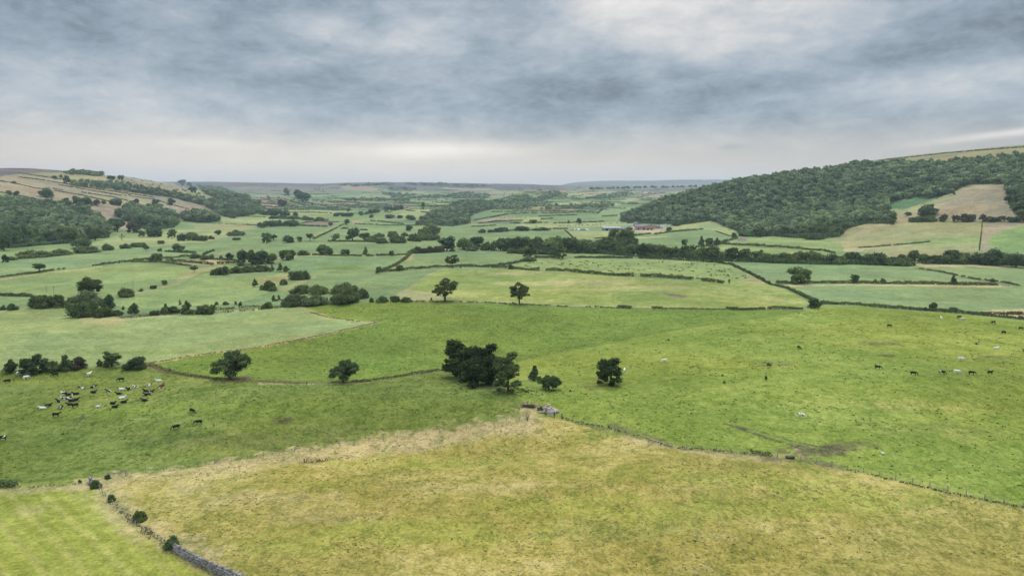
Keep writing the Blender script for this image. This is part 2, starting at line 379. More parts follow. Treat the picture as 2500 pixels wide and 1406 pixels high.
# patches with a shape of their own: colour, opacity, centre, half width px, half height px
PATCH = [
    ('mud', .8, 693, 1027, 26, 8), ('mud', .75, 590, 925, 34, 7), ('soil', .55, 585, 926, 40, 8), ('mud', .7, 2165, 868, 26, 4), ('mud', .5, 2150, 838, 60, 5), ('mud', .45, 2430, 872, 60, 5), ('mud', .35, 1900, 888, 60, 8),
    ('mud', .8, 1995, 1100, 95, 16), ('mud', .5, 2075, 1085, 80, 13), ('soil', .7, 1895, 1122, 45, 7), ('mud', .5, 765, 1124, 50, 10), ('soil', .8, 1300, 990, 40, 8), ('straw', .6, 1300, 1003, 60, 8),
    ('straw', .5, 470, 1190, 50, 14), ('straw', .6, 690, 1240, 14, 6), ('straw', .5, 825, 1222, 18, 7), ('straw', .6, 450, 1320, 70, 26), ('straw', .6, 520, 1345, 50, 16), ('straw', .5, 620, 1135, 70, 10), ('straw', .7, 860, 1105, 50, 9), ('straw', .7, 960, 1098, 70, 10),
    ('straw', .5, 1130, 1070, 60, 9), ('straw', .5, 1300, 1060, 50, 9), ('dry', .5, 400, 1170, 120, 20), ('straw', .35, 80, 1245, 50, 14), ('straw', .3, 335, 1316, 20, 6), ('straw', .35, 1330, 1380, 60, 16), ('straw', .35, 1700, 1390, 60, 14), ('straw', .35, 1750, 1310, 60, 12),
    ('dryg', .75, 1350, 1235, 330, 34), ('dryg', .75, 1000, 1300, 330, 38), ('dryg', .7, 1050, 1135, 300, 20), ('dryg', .65, 780, 1180, 140, 12), ('dryg', .6, 1500, 1160, 300, 24), ('dryg', .75, 2050, 1215, 330, 40), ('dryg', .7, 1850, 1165, 300, 26), ('dryg', .6, 720, 1330, 180, 28), ('dryg', .7, 1700, 1250, 240, 30), ('cowr', .3, 1500, 1280, 300, 30), ('dry', .7, 900, 1225, 300, 20), ('straw', .35, 620, 1215, 220, 26), ('straw', .3, 780, 1260, 160, 20), ('dry', .7, 1250, 1180, 320, 18), ('straw', .25, 1180, 1190, 240, 14), ('dry', .6, 2200, 1330, 260, 40), ('bright', .2, 1450, 1300, 300, 30),
    ('mud', .25, 560, 1075, 320, 22), ('mud', .2, 820, 1055, 160, 14), ('cowr', .5, 350, 1000, 300, 16), ('cowr', .4, 900, 985, 240, 12), ('cowr', .5, 180, 930, 160, 10), ('mid', .45, 640, 1000, 300, 20), ('mid', .5, 1500, 1060, 120, 14), ('bright', .25, 1280, 940, 160, 20), ('mid', .4, 2000, 1000, 300, 14), ('mid', .4, 2200, 1140, 300, 18),
    ('mud', .16, 2300, 1050, 220, 22), ('dry', .3, 2250, 990, 240, 14), ('straw', .55, 1420, 690, 260, 9), ('straw', .5, 1560, 703, 240, 6), ('straw', .5, 1250, 668, 140, 6), ('straw', .4, 1880, 730, 50, 5), ('mid', .5, 1480, 715, 180, 6), ('mid', .5, 1300, 730, 120, 5), ('mid', .5, 1180, 700, 80, 9),
    ('pea', .5, 150, 820, 220, 9), ('straw', .2, 100, 775, 26, 5), ('yel', .3, 700, 800, 120, 8), ('mid', .4, 330, 860, 220, 7), ('pale', .5, 700, 700, 60, 6),
    ('bright', .35, 30, 950, 120, 20), ('mud', .3, 1445, 945, 30, 14), ('mud', .3, 1200, 945, 60, 8),
]

WOODS = [
 [(-260, 480), (0, 492), (60, 496), (140, 503), (205, 512), (228, 525), (268, 562), (262, 580), (215, 584), (170, 594), (100, 599), (0, 604), (-260, 640)],
 [(280, 527), (305, 514), (350, 510), (405, 512), (436, 541), (420, 555), (372, 561), (320, 548)],
 [(445, 524), (480, 522), (528, 528), (532, 541), (500, 544), (450, 541)],
 [(176, 450), (290, 452), (400, 472), (520, 494), (622, 523), (560, 536), (500, 503), (420, 482), (300, 468), (180, 456)],
 [(480, 454), (540, 460), (590, 482), (636, 502), (640, 520), (600, 525), (540, 494), (500, 470)],
 [(150, 424), (180, 421), (250, 425), (248, 431), (200, 428), (160, 427)],
 [(1512, 542), (1516, 534), (1556, 518), (1602, 500), (1652, 484), (1702, 468), (1742, 457), (1800, 449), (1880, 437), (1960, 424), (2040, 414), (2090, 405), (2150, 404), (2250, 402), (2350, 396), (2430, 388), (2500, 383), (2640, 378),       (2640, 545), (2500, 533), (2478, 524), (2462, 498), (2450, 450), (2370, 451), (2345, 460), (2328, 470), (2285, 486), (2240, 484), (2190, 492), (2165, 510), (2180, 545), (2110, 545), (2060, 558), (2050, 576), (2010, 580), (1950, 580),       (1886, 575), (1860, 580), (1835, 578), (1802, 563), (1776, 555), (1761, 548), (1733, 538), (1676, 546), (1600, 546)],
 [(1010, 549), (1035, 531), (1080, 512), (1120, 494), (1180, 490), (1215, 508), (1150, 524), (1146, 546), (1100, 553)],
 [(1195, 497), (1240, 492), (1275, 478), (1310, 488), (1350, 470), (1372, 474), (1340, 486), (1300, 497), (1240, 500)],
 [(1040, 484), (1130, 474), (1190, 478), (1200, 484), (1120, 488)],
 [(1195, 511), (1230, 501), (1315, 500), (1300, 508), (1220, 514)],
 [(1335, 511), (1420, 507), (1495, 501), (1500, 507), (1420, 511), (1340, 513)],
 [(1430, 487), (1490, 477), (1540, 470), (1545, 477), (1490, 487)],
 [(820, 454), (900, 450), (960, 449), (960, 453), (880, 456)],
 [(990, 450), (1060, 450), (1180, 455), (1180, 458), (1060, 455), (990, 453)],
 [(945, 458), (1020, 462), (1020, 466), (950, 463)],
 [(930, 472), (1000, 476), (1060, 484), (1000, 489), (940, 480)],
 [(840, 488), (920, 487), (1000, 491), (1000, 494), (900, 492), (840, 492)],
]
FIELDS[:0] = []
# ------------------------------------------------------------------ the ground sheet
def grid_axes():
    ys = [-500.0, -250.0, -100.0, 0.0, 40.0, 70.0, 88.0, 100.0]
    y = 100.0
    while y < 12500:
        y += min(y * y / 43000.0, .0058 * y); ys.append(y)
    fine = np.linspace(-.79, .79, 1240)
    left = -np.geomspace(.80, 3.0, 50)[::-1]
    xs = np.concatenate([left, fine, -left[::-1]])
    return np.array(ys), xs

def default_colour(x, y, z):
    """what grows where no field was drawn: valley floor crops, pastured hillsides, far mosaic of small fields, moor tops"""
    n = len(x)
    col = np.zeros((n, 3)); col[:] = C['pea']
    kk = np.zeros((n, 3)); kk[:] = K['pea']
    cell = np.floor((x + 60 * vnoise(x / 300, y / 300, 31)) / 165) * 17.3 + np.floor((y + .25 * x + 60 * vnoise(x / 260, y / 260, 32)) / 210) * 5.71
    r = lattice(cell, cell * .37, 3)
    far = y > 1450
    pick = [('pea', .30), ('peag', .5), ('yel', .66), ('farg', .85), ('tan', .93), ('ochre', 1.01)]
    lo = 0
    for nm, hi in pick:
        m = far & (r >= lo) & (r < hi); col[m] = C[nm]; lo = hi
    nr = (y < 330) & (x > 0); col[nr] = C['cowr']; kk[nr] = K['cowr']
    nr = (y < 240) & (x <= 0); col[nr] = C['cowl']; kk[nr] = K['cowl']
    sl = np.interp(y, *XBL) - x
    m = (sl > 25) & (y < 3600); col[m] = C['tan']
    m = (sl > 600) & (y < 3600); col[m] = C['moor']
    sr = x - np.interp(y, *XBR)
    m = (sr > 30) & (y < 3200); col[m] = C['slope']
    m = (sr > 480) & (y < 3200) & (y > 1150); col[m] = C['ochre']
    m = y > 4300
    mo = vnoise(x / 500, y / 340, 41) + .5 * vnoise(x / 170, y / 150, 42) + .25 * sstep(4300, 5600, y)
    mm = m & (mo > -.08); col[mm] = C['moor2']
    mm = m & (mo > .12); col[mm] = C['moor']
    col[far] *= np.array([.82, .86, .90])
    m = y > 6400; col[m] = (.13, .115, .12)
    return col, kk

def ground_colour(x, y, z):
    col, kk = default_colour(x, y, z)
    for kind, poly in [('wood', w_) for w_ in WOODS[:9]] + FIELDS:  # dark wood floor paints the shade in gaps between the crowns
        p = np.array(poly, float)
        q = []
        for a, b in zip(p, np.roll(p, -1, axis=0)):
            for t in (0, .25, .5, .75): q.append(a + (b - a) * t)
        q = np.array(q); w = G(q[:, 0], q[:, 1])[:, :2]
        bb = (x >= w[:, 0].min()) & (x <= w[:, 0].max()) & (y >= w[:, 1].min()) & (y <= w[:, 1].max())
        i = np.nonzero(bb)[0]
        if not len(i): continue
        wob = np.clip(y[i] / 260, .5, 6)
        xx = x[i] + wob * 1.6 * vnoise(x[i] / (4 * wob), y[i] / (4 * wob), 21); yy = y[i] + wob * 1.6 * vnoise(x[i] / (4 * wob), y[i] / (4 * wob), 22)
        ins = i[in_poly(xx, yy, w)]
        col[ins] = C[kind]; kk[ins] = K.get(kind, (.2, .1, 0))
    for kind, wd, op, line in STRIPS:
        w = path(line, 5)[:, :2]
        d = np.hypot(w[:, 0], w[:, 1]).mean()
        wd2 = wd * max(1.0, d / 420.)
        bb = (x >= w[:, 0].min() - 2 * wd2) & (x <= w[:, 0].max() + 2 * wd2) & (y >= w[:, 1].min() - 2 * wd2) & (y <= w[:, 1].max() + 2 * wd2)
        i = np.nonzero(bb)[0]
        if not len(i): continue
        dd = dist_line(x[i], y[i], w) / wd2
        dd = dd + .9 * vnoise(x[i] / 3.1, y[i] / 3.1, 51) + .6 * vnoise(x[i] / 1.1, y[i] / 1.1, 52)
        f = (op * (1 - sstep(.45, 1.05, dd)))[:, None]
        col[i] = col[i] * (1 - f) + np.array(C[kind]) * f
        kk[i, 0] = np.maximum(kk[i, 0], .6 * f[:, 0]); kk[i, 2] *= 1 - f[:, 0]
        if kind == 'straw': kk[i, 1] = np.maximum(kk[i, 1], f[:, 0])
    for kind, op, cx, cy, hw, hh in PATCH:
        c = G1(cx, cy); e1 = G1(cx + hw, cy); e2 = G1(cx, cy - hh); e3 = G1(cx, cy + hh)
        a = abs(e1[0] - c[0]); b = .5 * abs(e2[1] - e3[1])
        if b <= 0: continue
        bb = (np.abs(x - c[0]) < 2 * a) & (np.abs(y - c[1]) < 2 * b)
        i = np.nonzero(bb)[0]
        if not len(i): continue
        sc = max(min(a, b) * .5, .8)
        dd = np.hypot((x[i] - c[0]) / a, (y[i] - c[1]) / b) + .9 * vnoise(x[i] / sc, y[i] / sc, 61) + .5 * vnoise(x[i] / sc * 2.7, y[i] / sc * 2.7, 62)
        f = (op * (1 - sstep(.35, 1.15, dd)))[:, None]
        col[i] = col[i] * (1 - f) + np.array(C[kind]) * f
        if kind in ('dryg', 'cowr', 'mid', 'bright'): kk[i, 1] *= 1 - .8 * f[:, 0]
        if kind in ('straw', 'dry'): kk[i, 1] = np.maximum(kk[i, 1], np.minimum(1, 1.4 * f[:, 0]))
    return col, kk

def ground_material():
    m, nt, out = new_mat('sward'); b = NB(nt)
    fc = b.node('ShaderNodeAttribute', attribute_name='field_colour').outputs['Color']
    fk = b.node('ShaderNodeAttribute', attribute_name='field_kind').outputs['Color']
    sep = b.node('ShaderNodeSeparateColor'); b.put(sep.inputs[0], fk)
    tuft, dry, rows = sep.outputs[0], sep.outputs[1], sep.outputs[2]
    P = b.node('ShaderNodeTexCoord').outputs['Object']
    broad = b.noise(P, .016, 4, .6); mid = b.noise(P, .085, 4, .62, .6); small = b.noise(P, .42, 4, .65, .8); fine = b.noise(P, 1.9, 3, .7)
    # slow drift between yellower and greener growth inside a field
    drift = b.ramp(b.noise(b.map(P, (.0075, .011, .01)), 1.0, 4, .6, .5), .36, .66)
    fc = b.mix(1.0, fc, b.mix(drift, (.93, 1.0, .98, 1), (1.07, 1.01, .88, 1)), 'MULTIPLY')
    # dry patches
    pat = b.add(b.mul(broad, .45), b.add(b.mul(mid, .40), b.mul(small, .35)))
    f = b.mul(b.ramp(pat, .54, .78), dry)
    col = b.mix(f, fc, (.41, .31, .135, 1))
    # brighter, greener growth between
    g = b.mul(b.ramp(b.add(b.mul(mid, .6), b.mul(small, .4)), .52, .36), b.mul(tuft, .55))
    hue = b.mix(1.0, col, (.72, 1.02, .62, 1), 'MULTIPLY')
    col = b.mix(g, col, hue)
    # rank tufts: stretched across the slope as grazing leaves them
    t1 = b.noise(b.map(P, (.50, .34, .5)), 1.0, 5, .68, 1.2)
    t2 = b.noise(b.map(P, (1.25, .8, 1)), 1.0, 4, .7, .8)
    tt = b.ramp(b.add(b.mul(t1, .6), b.mul(t2, .4)), .49, .62)
    tt = b.mul(tt, tuft)
    dark = b.mix(1.0, col, (.42, .56, .40, 1), 'MULTIPLY')
    col = b.mix(tt, col, dark)
    # clumps of ranker green grass two or three metres across on the drier ground
    t3 = b.noise(b.map(P, (.30, .20, .3)), 1.0, 3, .6, .6)
    t4 = b.mul(b.mul(b.ramp(t3, .57, .70), dry), .8)
    col = b.mix(t4, col, b.mix(1.0, col, (.48, .72, .40, 1), 'MULTIPLY'))
    # mown swaths / drilled rows
    sp = b.node('ShaderNodeSeparateXYZ'); b.put(sp.inputs[0], P)
    u = b.add(b.mul(sp.outputs[0], STRIPE[0]), b.mul(sp.outputs[1], STRIPE[1]))
    u = b.add(u, b.mul(mid, 1.2))
    wv = b.m('SINE', b.mul(u, 2 * math.pi / 4.6))
    wv2 = b.m('SINE', b.mul(u, 2 * math.pi / 2.7))
    st = b.ramp(b.add(wv, b.mul(small, 1.0)), .6, 1.6)
    col = b.mix(b.mul(b.mul(st, rows), .42), col, (.37, .325, .10, 1))
    val = b.add(b.mul(fine, .5), b.add(b.mul(small, .35), b.mul(mid, .25)))
    val = b.ramp(val, .34, .76, .50, 1.44)
    val = b.mul(val, b.ramp(broad, .25, .75, .80, 1.17))
    val = b.mul(val, b.add(1.0, b.mul(b.mul(wv2, rows), .07)))
    col = b.scale(col, b.mul(val, .92))
    hgt = b.add(b.mul(fine, .10), b.add(b.mul(small, .30), b.mul(tt, .35)))
    bp = b.node('ShaderNodeBump'); bp.inputs['Strength'].default_value = .9; bp.inputs['Distance'].default_value = .6
    b.put(bp.inputs['Height'], hgt)
    b.principled(out, col, .95, .08, bp.outputs[0])
    return m

_a, _b2 = G1(100, 1200), G1(330, 1406)
_d = np.array([_b2[0] - _a[0], _b2[1] - _a[1]]); _d /= np.linalg.norm(_d)
STRIPE = (-_d[1], _d[0])

def build_ground():
    ys, xs = grid_axes()
    w = np.sqrt(np.maximum(ys, 0) ** 2 + 60.0 ** 2)
    X = xs[None, :] * w[:, None]; Y = np.repeat(ys[:, None], len(xs), 1)
    x, y = X.ravel(), Y.ravel()
    z = H(x, y)
    col, kk = ground_colour(x, y, z)
    mat = ground_material()
    nx, ny = len(xs), len(ys)
    cut = int(np.searchsorted(ys, 4200))
    idx = np.arange(nx * ny).reshape(ny, nx)
    for name, r0, r1 in (('ground', 0, cut), ('hills', cut, ny - 1)):
        ids = idx[r0:r1 + 1]
        base = ids[0, 0]; sl = slice(base, ids[-1, -1] + 1)
        q = ids - base
        faces = np.stack([q[:-1, :-1], q[:-1, 1:], q[1:, 1:], q[1:, :-1]], -1).reshape(-1, 4)
        ca = np.concatenate([col[sl], np.ones((len(col[sl]), 1))], 1); ka = np.concatenate([kk[sl], np.ones((len(kk[sl]), 1))], 1)
        me = mesh_np(name, np.stack([x[sl], y[sl], z[sl]], 1), [faces], [mat], True,
                     {'field_colour': ('FLOAT_COLOR', 'POINT', ca), 'field_kind': ('FLOAT_COLOR', 'POINT', ka)})
        tag(link(name, me), kind='structure')
build_ground()
# ------------------------------------------------------------------ camera, light, sky, air
cam_d = bpy.data.cameras.new('camera'); cam = bpy.data.objects.new('camera', cam_d); COL.objects.link(cam)
cam_d.sensor_width = 36.0; cam_d.lens = F / 2500 * 36.0; cam_d.clip_start = .5; cam_d.clip_end = 40000
cam.location = (0, 0, CZ); cam.rotation_euler = (math.pi / 2 - PITCH, 0, 0)
scene.camera = cam

SUN_EL, SUN_AZ = math.radians(54), math.radians(14)          # high, ahead and a little to the right, behind cloud
sd = bpy.data.lights.new('sun', 'SUN'); sun = bpy.data.objects.new('sun', sd); COL.objects.link(sun)
sd.energy = 1.5; sd.angle = math.radians(10); sd.color = (1, .95, .87)
dirv = Vector((math.sin(SUN_AZ) * math.cos(SUN_EL), math.cos(SUN_AZ) * math.cos(SUN_EL), math.sin(SUN_EL)))
sun.rotation_euler = (-dirv).to_track_quat('-Z', 'Y').to_euler()
sun.location = (0, 0, 400)

world = bpy.data.worlds.new('World'); scene.world = world; world.use_nodes = True
nt = world.node_tree; nt.nodes.clear(); b = NB(nt)
D = b.node('ShaderNodeTexCoord').outputs['Generated']
sp = b.node('ShaderNodeSeparateXYZ'); b.put(sp.inputs[0], D)
dx, dy, dz = sp.outputs
az = b.m('ARCTAN2', dx, dy)
el = b.m('ARCSINE', dz)
# cloud deck seen in perspective
den = b.add(b.m('MAXIMUM', dz, 0.0), .13)
cv = b.node('ShaderNodeCombineXYZ'); b.put(cv.inputs[0], b.m('DIVIDE', dx, den)); b.put(cv.inputs[1], b.m('DIVIDE', dy, den)); cv.inputs[2].default_value = 3.7
cp_ = cv.outputs[0]
warp = b.node('ShaderNodeTexNoise'); b.put(warp.inputs['Vector'], cp_); warp.inputs['Scale'].default_value = .7; warp.inputs['Detail'].default_value = 2
wv = b.node('ShaderNodeVectorMath', operation='MULTIPLY_ADD'); b.put(wv.inputs[0], warp.outputs['Color']); wv.inputs[1].default_value = (1.1, 1.1, 0); b.put(wv.inputs[2], cp_)
n1 = b.noise(b.map(wv.outputs[0], (.55, .9, 1)), 1.0, 6, .55)
n2 = b.noise(b.map(wv.outputs[0], (2.0, 2.6, 1), (3, 1, 0)), 1.0, 6, .6)
cv3 = b.node('ShaderNodeCombineXYZ'); b.put(cv3.inputs[0], az); b.put(cv3.inputs[1], b.mul(el, 2.6)); cv3.inputs[2].default_value = 1.3
n3 = b.noise(cv3.outputs[0], 9.0, 5, .6, .4)

def gauss(px, py, sx, sy, amp, tilt=0.0):
    a0 = math.atan((px - 1250) / F); e0 = math.atan((HOR - py) / F); sa = sx / F; se = sy / F
    da = b.sub(az, a0); de = b.sub(b.sub(el, e0), b.mul(da, tilt)) if tilt else b.sub(el, e0)
    qa = b.mul(da, 1 / sa); qe = b.mul(de, 1 / se)
    return b.mul(b.m('EXPONENT', b.mul(b.add(b.mul(qa, qa), b.mul(qe, qe)), -1.0)), amp)

B = None
for gs in [(1480, -5, 190, 75, .36), (1760, 85, 270, 70, .14, .10), (1560, 130, 300, 60, .10), (1330, 245, 430, 70, -.10, -.06), (1980, 215, 480, 62, -.12, .10), (2480, 120, 240, 100, -.10), (1950, 10, 180, 40, .06),
           (260, 130, 330, 100, -.08), (60, 40, 220, 70, -.06), (800, 40, 260, 50, -.04), (300, 262, 400, 45, .12), (400, 365, 640, 62, .22), (1100, 418, 900, 46, .22), (1085, 368, 200, 20, .32), (1010, 385, 120, 16, .06),
           (2300, 240, 260, 44, .20, .08), (1640, 345, 300, 36, .13), (2470, 351, 150, 8, .34, .10), (690, 172, 130, 18, .12), (830, 108, 110, 26, .12, -.2), (1020, 125, 120, 26, .08), (480, 362, 130, 12, .08),
           (2080, 320, 330, 30, -.06, .05), (1270, 330, 150, 40, -.07), (800, 250, 160, 40, -.04), (1775, 366, 36, 7, -.10)]:
    g = gauss(*gs)
    B = g if B is None else b.add(B, g)
B = b.add(B, .425)
fade = b.ramp(el, .03, .11)
cv4 = b.node('ShaderNodeCombineXYZ'); b.put(cv4.inputs[0], az); b.put(cv4.inputs[1], b.mul(el, 1.7)); cv4.inputs[2].default_value = 8.1
n4 = b.noise(cv4.outputs[0], 3.8, 7, .54, .35)
n5 = b.noise(b.map(cv4.outputs[0], (1, 1.5, 1), (4, 2, 0)), 12.0, 6, .58, .25)
n6 = b.noise(b.map(cv4.outputs[0], (1, 1.3, 1), (9, 5, 0)), 34.0, 5, .6, .5)
tex = b.add(b.mul(b.sub(n4, .5), .50), b.add(b.mul(b.sub(n5, .5), .44), b.mul(b.sub(n6, .5), .24)))
B = b.add(B, b.mul(tex, b.add(.22, b.mul(fade, .78))))
B = b.m('MAXIMUM', B, .2)
cool = b.mix(b.ramp(B, .31, .76), (.81, .985, 1.16, 1), (1.02, .995, .965, 1))
warm = b.mix(b.ramp(el, .11, .02), cool, (1.13, .99, .83, 1))
sky_col = b.scale(warm, B)
zen = b.ramp(el, math.radians(15.5), math.radians(48), 1.0, 4.6)  # sky above the view brightened to light the ground and crowns
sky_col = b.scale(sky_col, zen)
below = b.ramp(el, -.06, -.005)
sky_col = b.scale(sky_col, b.add(.35, b.mul(below, .65)))
nish = b.node('ShaderNodeTexSky', sky_type='NISHITA'); nish.sun_disc = False; nish.sun_elevation = SUN_EL; nish.sun_rotation = SUN_AZ
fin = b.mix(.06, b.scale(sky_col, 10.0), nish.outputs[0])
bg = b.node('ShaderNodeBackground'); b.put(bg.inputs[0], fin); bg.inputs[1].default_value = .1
wo = b.node('ShaderNodeOutputWorld'); nt.links.new(bg.outputs[0], wo.inputs[0])
world.cycles.sampling_method = 'MANUAL'; world.cycles.sample_map_resolution = 512

vs = scene.view_settings
vs.view_transform = 'Standard'; vs.look = 'None'; vs.gamma = 1; vs.use_curve_mapping = False; vs.exposure = 0.0

def build_haze():
    m, nt, out = new_mat('air')
    v = nt.nodes.new('ShaderNodeVolumePrincipled')
    v.inputs['Color'].default_value = (.67, .81, 1, 1); v.inputs['Density'].default_value = 5.8e-5; v.inputs['Anisotropy'].default_value = .2
    nt.links.new(v.outputs[0], out.inputs['Volume'])
    x, y0, y1, z0, z1 = 39000, -600, 12700, -160, 330
    vv = [(sx * x, yy, zz) for zz in (z0, z1) for (sx, yy) in ((-1, y0), (1, y0), (1, y1), (-1, y1))]
    ff = [(0, 3, 2, 1), (4, 5, 6, 7), (0, 1, 5, 4), (1, 2, 6, 5), (2, 3, 7, 6), (3, 0, 4, 7)]
    o = link('haze', mesh_np('haze', vv, [ff], [m])); tag(o, kind='stuff')
HAZE = True
if HAZE: build_haze()
cy = scene.cycles
cy.max_bounces = 6; cy.diffuse_bounces = 3; cy.glossy_bounces = 2; cy.transmission_bounces = 2; cy.volume_bounces = 1; cy.transparent_max_bounces = 4
cy.use_denoising = True
cy.denoiser = 'OPENIMAGEDENOISE'; cy.denoising_prefilter = 'ACCURATE'
# ------------------------------------------------------------------ foliage
def leaf_material(name, dark, light, trans=.25, rough=.75):
    m, nt, out = new_mat(name); b = NB(nt)
    t = b.node('ShaderNodeAttribute', attribute_name='tint').outputs['Fac']
    oi = b.node('ShaderNodeObjectInfo').outputs['Random']
    f = b.m('ADD', b.mul(t, .72), b.mul(oi, .34), clamp=True)
    col = b.mix(f, rgba(dark), rgba(light))
    p = b.node('ShaderNodeBsdfPrincipled'); b.put(p.inputs['Base Color'], col); p.inputs['Roughness'].default_value = rough
    p.inputs['Specular IOR Level'].default_value = .18
    tr = b.node('ShaderNodeBsdfTranslucent'); b.put(tr.inputs[0], b.mix(1.0, col, (1.1, 1.25, .55, 1), 'MULTIPLY'))
    mx = b.node('ShaderNodeMixShader'); mx.inputs[0].default_value = trans
    nt.links.new(p.outputs[0], mx.inputs[1]); nt.links.new(tr.outputs[0], mx.inputs[2]); nt.links.new(mx.outputs[0], out.inputs[0])
    return m

M = {}
M['oak'] = leaf_material('broad_leaf', (0.038, 0.062, 0.019), (0.238, 0.293, 0.096))
M['sycamore'] = leaf_material('sycamore_leaf', (0.009, 0.018, 0.005), (0.064, 0.097, 0.023))
M['ash'] = leaf_material('ash_leaf', (0.046, 0.067, 0.021), (0.138, 0.155, 0.052), .35)
M['light'] = leaf_material('light_leaf', (.060, .085, .025), (.150, .180, .060), .3)
M['willow'] = leaf_material('willow_leaf', (0.077, 0.101, 0.044), (0.220, 0.248, 0.121), .3)
M['bush'] = leaf_material('bush_leaf', (0.045, 0.067, 0.021), (0.199, 0.237, 0.077))
M['dark'] = leaf_material('dark_leaf', (0.021, 0.040, 0.018), (0.165, 0.222, 0.079))
M['brown'] = leaf_material('bronze_leaf', (.055, .048, .024), (.150, .125, .060))
M['hedge'] = leaf_material('hedge_leaf', (0.034, 0.049, 0.017), (0.148, 0.171, 0.056))
M['straw'] = leaf_material('dry_grass', (.170, .130, .055), (.400, .310, .160), .2)
M['rank'] = leaf_material('rank_grass', (.060, .075, .022), (.190, .180, .070), .2)
M['heather'] = leaf_material('heather_leaf', (.05, .04, .035), (.10, .085, .06))
M['tuft'] = leaf_material('grass_tuft', (.075, .105, .024), (.170, .195, .045), .3)
def simple_mat(name, col, rough=.8, spec=.2, noise=0.0, nscale=3.0, metal=0.0):
    m, nt, out = new_mat(name); b = NB(nt)
    c = rgba(col)
    if noise:
        P = b.node('ShaderNodeTexCoord').outputs['Object']
        n = b.noise(P, nscale, 5, .65)
        c = b.scale(c, b.ramp(n, .3, .7, 1 - noise, 1 + noise))
    b.principled(out, c, rough, spec, Metallic=metal)
    return m
M['bark'] = simple_mat('bark', (.085, .070, .055), .9, .1, .4, 6)
M['deadwood'] = simple_mat('dead_wood', (.16, .14, .12), .9, .1, .35, 5)
M['fence'] = simple_mat('weathered_post', (.26, .24, .21), .9, .1, .35, 4)
M['wire'] = simple_mat('fence_wire', (.22, .22, .22), .6, .3)

def unit(v): return v / (np.linalg.norm(v, axis=-1, keepdims=True) + 1e-9)

def ico(sub=1):
    bm = bmesh.new(); bmesh.ops.create_icosphere(bm, subdivisions=sub, radius=1)
    v = np.array([p.co[:] for p in bm.verts]); f = np.array([[q.index for q in p.verts] for p in bm.faces]); bm.free()
    return v, f
ICO1 = ico(1); ICO2 = ico(2)

def quads(c, n, size, r, elong=1.35):
    """one bent leaf-spray quad at each centre, facing its normal"""
    N = len(c)
    t = unit(np.cross(n, unit(r.normal(size=(N, 3)))))
    bt = np.cross(n, t)
    s = (size * r.uniform(.65, 1.3, N))[:, None]
    w = s * .5; l = s * .5 * elong
    v = np.stack([c - t * l, c - bt * w + n * s * .12, c + t * l, c + bt * w - n * s * .10], 1)
    return v.reshape(-1, 3)

